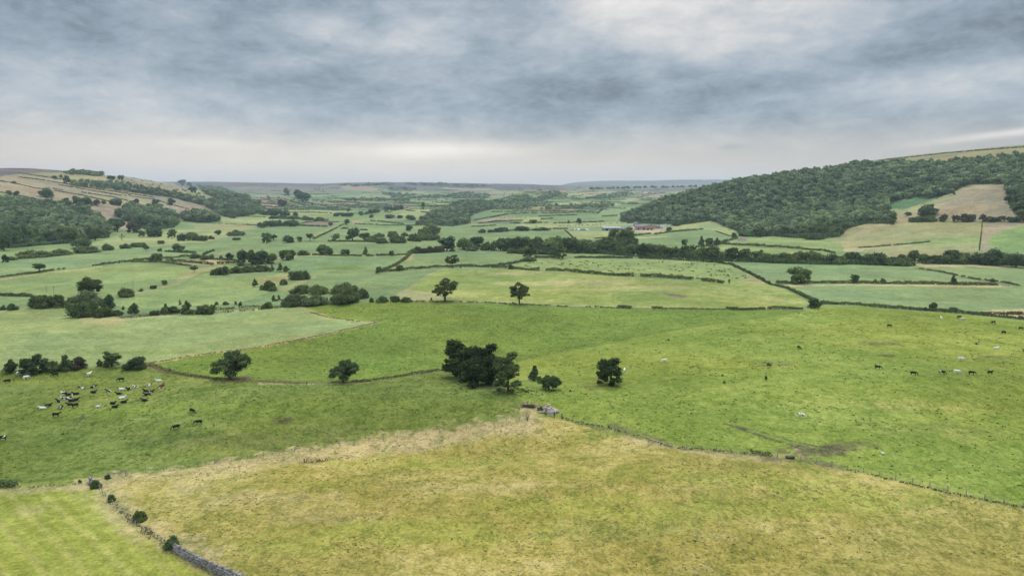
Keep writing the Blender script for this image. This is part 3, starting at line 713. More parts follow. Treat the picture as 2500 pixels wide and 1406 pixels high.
SHAPES = {}
def blobs_for(shape, r):
    """clump centres and radii of a crown in unit space: width 1, height 1 (ground at z 0)"""
    cs, rs = [], []
    def put(x, y, z, rad): cs.append((x, y, z)); rs.append(rad)
    if shape in ('oak', 'oak2', 'sycamore'):
        n = 22; zc, rz = (.53, .43) if shape != 'sycamore' else (.50, .47)
        for k in range(n):
            d = unit(r.normal(size=3)); d[2] = d[2] * .9 + .12
            f = r.uniform(.45, 1.0) ** .6
            q = r.uniform(.11, .19) * (1.15 if shape == 'sycamore' else 1)
            put(d[0] * f * (.5 - q), d[1] * f * (.5 - q), zc + d[2] * f * (rz - q * .7), q)
        for k in range(2): put(r.uniform(-.12, .12), r.uniform(-.12, .12), zc + r.uniform(-.1, .1), .2)
        for k in range(4):
            a = r.uniform(0, 6.28); put(math.cos(a) * .30, math.sin(a) * .30, .2, .13)
    elif shape == 'rugged':
        for j in range(5):
            a = j * 2.4 + r.uniform(-.5, .5); m = r.uniform(.12, .24); cx, cy, cz = math.cos(a) * m, math.sin(a) * m, (.78, .70, .55, .42, .62)[j] + r.uniform(-.06, .06)
            for k in range(8):
                d = unit(r.normal(size=3)); q = r.uniform(.085, .15); put(cx + d[0] * .17, cy + d[1] * .17, cz + d[2] * .17, q)
        for k in range(8):
            a = r.uniform(0, 6.28); m = r.uniform(.2, .4); put(math.cos(a) * m, math.sin(a) * m, r.uniform(.12, .36), r.uniform(.08, .13))
    elif shape == 'dome':
        put(0, 0, .50, .34)
        for k in range(9):
            a = k * 2.4 + r.uniform(-.4, .4); e_ = r.uniform(-.1, 1.0); q = r.uniform(.14, .22)
            put(math.cos(a) * math.cos(e_) * (.5 - q * .7), math.sin(a) * math.cos(e_) * (.5 - q * .7), .50 + math.sin(e_) * .36, q)
    elif shape == 'ash':
        for k in range(36):
            d = unit(r.normal(size=3)); f = r.uniform(.3, 1.0) ** .6
            q = r.uniform(.065, .125)
            put(d[0] * f * (.5 - q), d[1] * f * (.5 - q), .60 + d[2] * f * (.38 - q), q)
    elif shape == 'thorn':
        for k in range(20):
            a = r.uniform(0, 6.28); f = r.uniform(.1, 1) ** .6; q = r.uniform(.09, .15)
            put(math.cos(a) * f * (.5 - q), math.sin(a) * f * (.5 - q), .72 - .34 * f * f + r.uniform(-.12, .16), q)
        for k in range(5): put(r.uniform(-.25, .25), r.uniform(-.25, .25), r.uniform(.2, .45), .11)
    elif shape in ('bush', 'willow'):
        lob = [(0, 0, r.uniform(.55, .7))] + [(math.cos(a_) * r.uniform(.14, .30), math.sin(a_) * r.uniform(.14, .30), r.uniform(.25, .6)) for a_ in r.uniform(0, 6.28, 4)]
        for k in range(24):
            l_ = lob[k % 5]; d = unit(r.normal(size=3)); q = r.uniform(.08, .17)
            put(l_[0] + d[0] * .16, l_[1] + d[1] * .16, max(l_[2] + d[2] * .2, .12), q)
        for k in range(8):
            a = r.uniform(0, 6.28); put(math.cos(a) * .34, math.sin(a) * .34, .18, .17)
    elif shape == 'cone':
        for k in range(24):
            z = r.uniform(.12, .95); q = .06 + .12 * (1 - z); rad = max(.46 * (1 - z) ** .8 - q * .6, 0.0); a = r.uniform(0, 6.28)
            put(math.cos(a) * rad, math.sin(a) * rad, z, q)
        for z in (.25, .45, .65, .82): put(0, 0, z, .2 * (1.1 - z) + .03)
    elif shape == 'sparse':
        for k in range(12):
            d = unit(r.normal(size=3)); f = r.uniform(.5, 1); q = r.uniform(.04, .08)
            put(d[0] * f * .42, d[1] * f * .42, .62 + d[2] * f * .3, q)
    cs, rs = np.array(cs), np.array(rs)
    cs = cs + r.normal(0, .035, cs.shape); rs = rs * r.uniform(.75, 1.25, len(rs))
    cs[:, 2] = np.maximum(cs[:, 2], .06)
    return cs, rs

def crown_arrays(shape, n, leaf, seed, asp=1.0, core=True, scat=.75):
    """asp = height / width of the finished tree so that leaves keep their shape; leaf is a share of the width"""
    r = np.random.default_rng(seed)
    cs, rs = blobs_for(shape, r)
    sc = np.array([1, 1, asp]); cs = cs * sc
    p = rs ** 2; p /= p.sum()
    k = r.choice(len(rs), n, p=p)
    d = unit(r.normal(size=(n, 3))); d[:, 2] = np.where(d[:, 2] < -.35, -d[:, 2], d[:, 2]); d = unit(d)
    lump = 1 + .30 * np.sin(d @ np.array([7., 3, 5]) + k) * np.sin(d @ np.array([-3., 6, 4]) + 2 * k)
    c = cs[k] + d * (rs[k] * lump * r.uniform(.72, 1.08, n))[:, None]
    nn = unit(d + scat * r.normal(size=(n, 3)))
    v = quads(c, nn, np.full(n, leaf), r)
    f = np.arange(4 * n).reshape(-1, 4)
    bt = r.uniform(0, 1, len(rs))
    tint = np.clip(.12 + .55 * bt[k] + r.normal(0, .24, n), 0, 1)
    tint = np.repeat(tint, 4)
    tri = np.zeros((0, 3), int)
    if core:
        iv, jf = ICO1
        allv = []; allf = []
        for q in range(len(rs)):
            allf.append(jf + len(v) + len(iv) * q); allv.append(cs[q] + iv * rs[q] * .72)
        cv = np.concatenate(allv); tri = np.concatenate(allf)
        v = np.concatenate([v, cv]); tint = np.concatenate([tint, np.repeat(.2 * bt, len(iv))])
    v[:, 2] /= asp
    q = np.percentile(np.abs(v[:, :2]), 99.3); v[:, :2] *= .5 / q
    v[:, 2] /= np.percentile(v[:, 2], 99.7)
    v[:, 2] = np.maximum(v[:, 2], .0)
    return v, f, tri, tint

def tube(pts, rad, seg=7):
    pts = np.array(pts, float); vs = []
    for i, p in enumerate(pts):
        t = unit(pts[min(i + 1, len(pts) - 1)] - pts[max(i - 1, 0)])
        u = unit(np.cross(t, (0.31, .9, .1))); w = np.cross(t, u)
        for k in range(seg):
            a = 2 * math.pi * k / seg; vs.append(p + (u * math.cos(a) + w * math.sin(a)) * rad[i])
    fs = [(i * seg + k, i * seg + (k + 1) % seg, (i + 1) * seg + (k + 1) % seg, (i + 1) * seg + k) for i in range(len(pts) - 1) for k in range(seg)]
    return np.array(vs), np.array(fs)

def merge(parts):
    vs, fs, o = [], [], 0
    for v, f in parts:
        vs.append(v); fs.append(f + o); o += len(v)
    return np.concatenate(vs), np.concatenate(fs)

def trunk_arrays(shape, seed, asp):
    r = np.random.default_rng(seed); cs, rs = blobs_for(shape, np.random.default_rng(seed))
    R = .040 if shape not in ('bush', 'willow', 'cone') else .028
    top = np.array([0.02, 0.0, .55])
    parts = [tube([(0, 0, -.02), (.004, 0, .04), (.012, .004, .25), top], [R * 1.5, R * 1.05, R * .8, R * .5])]
    order = np.argsort(-cs[:, 2])[:]
    for k in r.choice(len(cs), min(11, len(cs)), replace=False):
        z0 = r.uniform(.20, .5); s = np.array([.012, .004, z0]); e = cs[k]
        m = s * .5 + e * .5 + np.array([0, 0, .03])
        parts.append(tube([s, m, e], [R * .42, R * .28, R * .10], 5))
    return merge(parts)

PROTO = {}
def proto(shape, lod, seed, mat, asp):
    """meshes of one kind of tree in unit space: (crown, trunk)"""
    key = (shape, lod, seed, mat, round(asp, 1))
    if key not in PROTO:
        n, leaf = {0: (6500, .040), 1: (2400, .062), 2: (800, .10), 3: (260, .17)}[lod]
        if shape in ('ash',): n = int(n * .75)
        if shape == 'dome': n = int(n * .8)
        if shape == 'sparse': n = int(n * .25)
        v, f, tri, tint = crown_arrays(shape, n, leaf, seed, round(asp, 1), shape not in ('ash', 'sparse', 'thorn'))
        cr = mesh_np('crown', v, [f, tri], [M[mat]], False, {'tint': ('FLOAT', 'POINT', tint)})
        tv, tf = trunk_arrays(shape, seed, asp)
        tr = mesh_np('trunk', tv, [tf], [M['bark']], True)
        PROTO[key] = (cr, tr)
    return PROTO[key]

def plant(name, px, py, hp, wp, shape, mat, label, cat='tree', group=None, seed=None, base=None, rz=None, parts=True, lodmin=0):
    """one tree or bush standing at photograph pixel (px, py), hp by wp pixels large"""
    p = G1(px, py) if base is None else base
    d = math.hypot(p[1], p[0] * .0) / math.cos(PITCH)
    hgt = hp * d / F; wid = wp * d / F
    seed = seed if seed is not None else int((px * 7 + py * 3)) % 4
    big = max(hp, wp) * .41
    lod = max(lodmin, 0 if big > 20 else 1 if big > 9.5 else 2 if big > 4.5 else 3)
    asp = min(max(hgt / wid, .3), 2.0)
    asp = round(asp * 2) / 2 if lod else round(asp, 1)
    cr, tr = proto(shape, lod, seed, mat, max(asp, .4))
    rz = rz if rz is not None else (px * 1.7 + py) % 6.28
    sc = (wid, wid, hgt)
    z = p[2] - .02 * hgt
    if parts and lod < 3:
        e = bpy.data.objects.new(name, None); COL.objects.link(e); e.empty_display_size = .1
        e.location = (p[0], p[1], z); e.rotation_euler = (0, 0, rz); e.scale = sc
        link('crown', cr, parent=e)
        if shape not in ('bush', 'willow') or lod == 0: link('trunk', tr, parent=e)
        tag(e, label, cat, group); return e
    o = link(name, cr); o.location = (p[0], p[1], z); o.rotation_euler = (0, 0, rz); o.scale = sc
    tag(o, label, cat, group); return o

# ------------------------------------------------------------------ hedges
def hedge_arrays(w, h, wd, leaf, seed, rough=.35, gap=0.0, core=True, dens=1.0, straw=False):
    """foliage along a world polyline"""
    r = np.random.default_rng(seed)
    seg = np.linalg.norm(np.diff(w[:, :2], axis=0), axis=1); s = np.concatenate([[0], np.cumsum(seg)]); L = s[-1]
    n = max(12, int(dens * L * (2 * h + wd) / leaf ** 2 * 1.0))
    t = r.uniform(0, L, n)
    def at(t):
        return np.stack([np.interp(t, s, w[:, i]) for i in range(2)], 1)
    c = at(t); e = at(np.minimum(t + .5, L)) - at(np.maximum(t - .5, 0)); e = unit(e); nr = np.stack([-e[:, 1], e[:, 0]], 1)
    prof = 1 + rough * 2 * vnoise(t / (h * 1.7), t * 0 + seed, 71) + rough * 1.2 * vnoise(t / (h * 6), t * 0 + seed, 72)
    keep = np.ones(n, bool)
    if gap: keep = vnoise(t / (h * 3.2), t * 0 + seed, 73) + .5 > gap
    a = r.uniform(0, math.pi, n)
    rr = r.uniform(.75, 1.06, n)
    off = np.cos(a) * wd * .5 * rr * np.sqrt(np.clip(prof, .3, 2)); up = np.sin(a) ** .6 * h * rr * np.clip(prof, .15, 2)
    x = c[:, 0] + nr[:, 0] * off; y = c[:, 1] + nr[:, 1] * off
    z = H(x, y) + up * (r.uniform(0.1, 1, n) ** .35)
    nn = np.stack([nr[:, 0] * np.cos(a), nr[:, 1] * np.cos(a), np.sin(a)], 1)
    nn = unit(nn + .55 * r.normal(size=(n, 3)))
    if straw: nn = unit(np.stack([r.normal(size=n), r.normal(size=n), r.uniform(0, .5, n)], 1))
    v = quads(np.stack([x, y, z], 1)[keep], nn[keep], np.full(keep.sum(), leaf), r)
    tint = np.repeat(np.clip(.4 + .5 * vnoise(t / (h * 2.3), t * 0 + 3, 74)[keep] + r.normal(0, .2, keep.sum()), 0, 1), 4)
    f = np.arange(len(v)).reshape(-1, 4)
    return v, f, tint

def hedge(name, pts, h, wd, label, mat='hedge', cat='hedge', group=None, rough=.28, gap=0.0, dens=1.7, nsub=6):
    w = path(pts, nsub)
    d = w[:, 1].mean()
    leaf = max(.38, d * .00115)
    leaf = min(leaf, h * .9)
    v, f, tint = hedge_arrays(w, h, wd, leaf, int(abs(w[0, 0] * 13 + w[0, 1])) % 9973, rough, gap, dens=dens)
    o = w[len(w) // 2].copy()
    ob = link(name, mesh_np(name, v - o, [f], [M[mat]], False, {'tint': ('FLOAT', 'POINT', tint)}), o)
    tag(ob, label, cat, group)
    return ob
# ------------------------------------------------------------------ single trees and bushes: (x, ground y, height, width in photograph pixels, shape, leaf, label)
TREES = [
 # near pastures
 (1124, 925, 98, 106, 'rugged', 'sycamore', 'tallest dark sycamore at the left of the clump in the pasture'),
 (1190, 935, 102, 82, 'rugged', 'sycamore', 'dark two-topped tree in the middle of the pasture clump'),
 (1165, 941, 70, 104, 'rugged', 'sycamore', 'low dark tree filling the foot of the pasture clump'),
 (1240, 957, 104, 76, 'rugged', 'oak', 'paler loose-leaved tree on the right edge of the clump'),
 (1305, 928, 38, 33, 'cone', 'dark', 'small pointed dark tree right of the pasture clump'),
 (1340, 951, 37, 54, 'thorn', 'dark', 'low spreading dark thorn in front of the small pointed tree'),
 (1491, 938, 69, 76, 'rugged', 'sycamore', 'round dark tree standing alone in the bright pasture, a cow behind it'),
 (562, 925, 70, 88, 'thorn', 'dark', 'wind-shaped dark thorn tree beside the bare earth patch'),
 (838, 933, 56, 68, 'thorn', 'dark', 'dark thorn tree on the ditch between the two green pastures'),
 (27, 911, 36, 32, 'cone', 'dark', 'pointed dark tree first in the row above the resting cows'),
 (82, 911, 46, 62, 'rugged', 'dark', 'largest dark tree in the row above the resting cows'),
 (160, 905, 40, 36, 'cone', 'dark', 'pointed tree between the low bush and the bronze bush'),
 (274, 894, 38, 46, 'rugged', 'dark', 'round dark tree alone above the resting cows'),
 (1087, 736, 57, 66, 'ash', 'ash', 'open pale tree with clear trunk on the edge of the olive field'),
 (1268, 743, 54, 52, 'ash', 'ash', 'open tree with one arching limb below the olive field'),
 (1955, 692, 40, 57, 'rugged', 'oak', 'broad tree in the hedge below the right-hand pea field'),
 (2086, 692, 23, 20, 'oak', 'dark', 'small round tree in the hedge right of the broad tree'),
 (2156, 692, 13, 13, 'thorn', 'dark', 'scrubby thorn in the hedge between two small trees'),
 (2136, 690, 9, 8, 'oak', 'dark', 'tiny tree in the hedge beside the scrubby thorn'),
 (2327, 694, 22, 18, 'cone', 'dark', 'narrow tree near the far end of the hedge below the pea field'),
 (1988, 752, 26, 28, 'oak', 'dark', 'dark thorn where three hedges meet above the cattle'),
 (2277, 758, 21, 20, 'oak', 'bush', 'small round tree in the hedge above the grazing cows'),
 (1780, 692, 12, 7, 'cone', 'dark', 'thin young tree at the end of the thick hedge'),
 (222, 718, 40, 58, 'rugged', 'ash', 'big bright-topped tree above the willow clump on the left'),
 (96, 665, 22, 27, 'ash', 'ash', 'pale thin-crowned tree on the hedge of the left pea field'),
 (474, 664, 17, 19, 'ash', 'oak', 'small gnarled tree at the corner of the straw-coloured track'),
 (623, 700, 22, 14, 'cone', 'dark', 'small dark upright tree at the tip of the wedge field'),
 (1104, 654, 32, 34, 'ash', 'ash', 'twin-crowned pale tree on the dark hedge above the olive field'),
 (924, 668, 18, 15, 'oak', 'dark', 'dark tree at the left tip of the hedge above the olive field'),
 (976, 662, 16, 18, 'thorn', 'oak', 'small spreading tree beside the green sloping hedge'),
 (1295, 630, 38, 38, 'rugged', 'oak', 'tree with bare trunk standing before the belt, beside the pole'),
 (1365, 632, 37, 35, 'rugged', 'dark', 'tall round tree standing before the belt of trees'),
 (1246, 657, 13, 14, 'oak', 'dark', 'small tree at the corner of the specked field'),
 (1124, 655, 8, 6, 'oak', 'dark', 'tiny bush-like tree right of the twin-crowned tree'),
 (1672, 602, 18, 16, 'oak', 'oak', 'single tree on the hedge beyond the belt'),
 (1712, 601, 25, 18, 'cone', 'dark', 'tallest of the three trees on the hedge beyond the belt'),
 (1732, 601, 20, 20, 'oak', 'dark', 'middle one of the three trees on the hedge beyond the belt'),
 (1750, 600, 20, 16, 'cone', 'dark', 'right one of the three trees on the hedge beyond the belt'),
 (1792, 582, 14, 13, 'oak', 'bush', 'small tree on the hedge corner below the big wood'),
 (1633, 567, 13, 13, 'oak', 'light', 'pale tree in front of the farm garden'),
 (1413, 546, 13, 15, 'oak', 'dark', 'round tree on the far hedge left of the farm'),
 (1388, 546, 9, 7, 'cone', 'dark', 'narrow tree on the far hedge left of the round one'),
 (1301, 545, 9, 18, 'oak', 'dark', 'pair-topped tree on the far hedge above the pea field'),
 (1276, 564, 12, 36, 'oak', 'dark', 'wide dark tree on the hedge left of the silage heap'),
 (1091, 613, 37, 48, 'rugged', 'dark', 'biggest round tree at the left end of the belt'),
 (1135, 609, 28, 38, 'oak', 'oak', 'paler tree beside the biggest tree of the belt'),
 (1162, 607, 30, 36, 'oak', 'dark', 'dark double tree behind the low bush of the belt'),
 (1222, 612, 30, 48, 'oak', 'dark', 'broad tree near the left end of the belt'),
 (861, 587, 31, 36, 'oak', 'dark', 'biggest dark tree in the middle hedgerow'),
 (820, 588, 18, 22, 'oak', 'oak', 'round tree left of the biggest one in the middle hedgerow'),
 (889, 588, 20, 26, 'oak', 'oak', 'tree right of the biggest one in the middle hedgerow'),
 (793, 622, 25, 38, 'oak', 'oak', 'dome-shaped tree on the hedge between two pea fields'),
 (843, 623, 14, 24, 'oak', 'dark', 'smaller dark tree right of the dome-shaped one'),
 (893, 624, 22, 17, 'cone', 'oak', 'conical tree alone on the low hedge'),
 (957, 625, 13, 14, 'oak', 'dark', 'small dark tree near the end of the low hedge'),
 (704, 634, 24, 40, 'oak', 'oak', 'loose tree above the bright bush on the field bend'),
 (592, 644, 34, 28, 'oak', 'dark', 'left tree of the dark clump beside the straw field'),
 (617, 645, 35, 32, 'oak', 'dark', 'tallest tree of the dark clump beside the straw field'),
 (640, 644, 33, 34, 'oak', 'dark', 'third tree of the dark clump beside the straw field'),
 (664, 643, 25, 30, 'oak', 'oak', 'sloping right-hand tree of the dark clump'),
 (561, 634, 17, 19, 'oak', 'dark', 'very dark round tree on the hedge above the straw field'),
 (539, 633, 10, 8, 'oak', 'light', 'yellowish little tree on the hedge above the straw field'),
 (517, 632, 11, 13, 'oak', 'oak', 'little round tree left of the yellowish one'),
 (435, 616, 22, 28, 'oak', 'oak', 'domed tree on a bush row in the left pea field'),
 (703, 592, 17, 31, 'oak', 'dark', 'low broad tree on the track between pea fields'),
 (731, 591, 14, 14, 'oak', 'oak', 'small standard tree right of the low broad tree'),
 (757, 588, 18, 20, 'ash', 'oak', 'ragged tree by the sloping field hedge'),
 (651, 595, 27, 26, 'oak', 'oak', 'taller of two trees at the far end of the pea field'),
 (668, 587, 15, 17, 'ash', 'ash', 'thin tree right behind the taller of two trees'),
 (420, 582, 23, 22, 'oak', 'oak', 'leaning tree on the yellow field below the wood'),
 (444, 588, 17, 25, 'oak', 'dark', 'left dark tree of the bushy pair below the wood'),
 (470, 587, 20, 28, 'oak', 'oak', 'right tree of the bushy pair below the wood'),
 (532, 573, 11, 15, 'oak', 'dark', 'small tree alone on the tan field below the wood'),
 (298, 588, 17, 12, 'sparse', 'oak', 'half-dead bare tree on the rough pasture below the wood'),
 (379, 578, 24, 36, 'oak', 'dark', 'dark spreading tree in front of the second wood'),
 (347, 578, 16, 17, 'oak', 'oak', 'small tree in the gap between the two woods'),
 (287, 566, 33, 36, 'oak', 'dark', 'tall round tree between the two left woods'),
 (326, 569, 28, 32, 'oak', 'brown', 'bronze-tinged tree between the two left woods'),
 (233, 587, 30, 32, 'oak', 'light', 'light green rounded tree at the corner of the left wood'),
 (198, 607, 25, 40, 'oak', 'oak', 'pale tree above the bush row below the left wood'),
 (10, 612, 36, 32, 'oak', 'dark', 'dark tree at the foot of the left wood, on the frame edge'),
 (14, 641, 20, 16, 'oak', 'dark', 'small dark tree on the pea field edge at far left'),
 (357, 613, 14, 15, 'ash', 'ash', 'pale little tree on the thin hedge of the pea field'),
 (390, 615, 9, 12, 'oak', 'dark', 'tiny round tree on the thin hedge of the pea field'),
 (114, 481, 22, 31, 'oak', 'dark', 'solitary round tree on the pale brown hillside'),
 (160, 497, 14, 16, 'oak', 'dark', 'small round tree right below the solitary hillside tree'),
 (192, 509, 30, 28, 'oak', 'dark', 'left half of the big hillside tree pair above the wood'),
 (211, 513, 32, 28, 'oak', 'dark', 'right half of the big hillside tree pair above the wood'),
 (237, 502, 15, 20, 'oak', 'brown', 'dull tree on the hillside lane right of the big pair'),
 (253, 499, 9, 11, 'oak', 'dark', 'smaller tree on the hillside lane'),
 (284, 501, 16, 28, 'oak', 'dark', 'wide tree on the hillside lane above the pink field'),
 (332, 499, 14, 15, 'oak', 'dark', 'round tree on the hillside lane above the second wood'),
 (380, 500, 13, 17, 'oak', 'dark', 'twin tree on the hillside lane near its right end'),
 (418, 501, 18, 19, 'oak', 'dark', 'last tree on the hillside lane before the hanging wood'),
 (23, 477, 12, 15, 'oak', 'dark', 'left of two trees on the lower hillside wall'),
 (41, 478, 12, 14, 'oak', 'dark', 'right of two trees on the lower hillside wall'),
 (35, 449, 7, 8, 'oak', 'dark', 'tiny tree on the middle hillside wall'),
 (134, 438, 9, 11, 'oak', 'dark', 'lower of two tiny trees near the hilltop'),
 (149, 434, 8, 8, 'oak', 'dark', 'upper of two tiny trees near the hilltop'),
 (162, 448, 19, 17, 'oak', 'dark', 'tree at the left end of the hanging wood'),
 (297, 441, 13, 16, 'oak', 'dark', 'round tree on the skyline of the left hill'),
 (271, 438, 9, 18, 'oak', 'dark', 'low wide tree just left of the skyline tree'),
 (444, 453, 14, 18, 'oak', 'dark', 'biggest tree where the left hill meets the moor'),
 (463, 457, 12, 13, 'oak', 'dark', 'tree right of the biggest one at the hill end'),
 (470, 471, 15, 20, 'oak', 'dark', 'round tree below the end of the left hill'),
 (700, 479, 20, 14, 'oak', 'dark', 'dark tree on top of the brown spur'),
 (728, 487, 24, 24, 'oak', 'dark', 'tallest tree on the brown spur'),
 (747, 494, 24, 24, 'oak', 'dark', 'right-hand tree of the brown spur clump'),
 (690, 503, 16, 22, 'oak', 'brown', 'greyish tree at the foot of the brown spur'),
 (721, 531, 13, 14, 'oak', 'dark', 'round tree alone on the yellow field beyond the ploughed field'),
 (697, 530, 17, 28, 'oak', 'dark', 'open-stemmed tree left of the round one on the yellow field'),
 (716, 553, 15, 24, 'oak', 'dark', 'dark tree at the left end of the ploughed field'),
 (806, 552, 9, 12, 'oak', 'dark', 'small tree inside the ploughed pink field'),
 (847, 549, 14, 13, 'oak', 'dark', 'round tree at the junction right of the ploughed field'),
 (907, 532, 9, 11, 'oak', 'dark', 'round dark tree alone in the far pea field'),
 (1003, 537, 12, 26, 'oak', 'dark', 'low dark tree in the pale far field'),
 (953, 532, 8, 24, 'oak', 'dark', 'low tree group in the far pea field'),
 (976, 533, 8, 14, 'oak', 'dark', 'small pair right of the low tree group'),
 (1032, 514, 21, 12, 'oak', 'dark', 'tall upright tree in the far pale field'),
 (851, 517, 9, 9, 'oak', 'dark', 'tall dark tree on the far valley hedge'),
 (999, 565, 15, 16, 'oak', 'dark', 'dark tree at the left of the streamside thicket'),
 (1050, 573, 28, 46, 'oak', 'oak', 'largest loose tree of the streamside thicket'),
 (1030, 585, 18, 26, 'oak', 'oak', 'tree in the lower streamside thicket'),
 (1008, 588, 18, 28, 'oak', 'dark', 'tree at the end of the middle hedgerow'),
 (1358, 503, 7, 7, 'oak', 'dark', 'small tree in the far yellow fields'),
 (2177, 549, 14, 13, 'oak', 'dark', 'dark round tree at the top of the olive slope'),
 (2264, 527, 27, 42, 'oak', 'dark', 'big dark tree left of the dry clearing'),
 (2328, 476, 10, 9, 'oak', 'dark', 'small tree at the upper corner of the dry clearing'),
 (2233, 641, 30, 34, 'oak', 'dark', 'tall rounded tree in the right half of the belt'),
 (2320, 641, 32, 34, 'oak', 'dark', 'pointed-topped tree in the right half of the belt'),
 (2420, 647, 40, 52, 'oak', 'dark', 'largest tree in the right half of the belt'),
 (2480, 652, 34, 58, 'oak', 'dark', 'last dark tree of the belt at the right edge'),
]
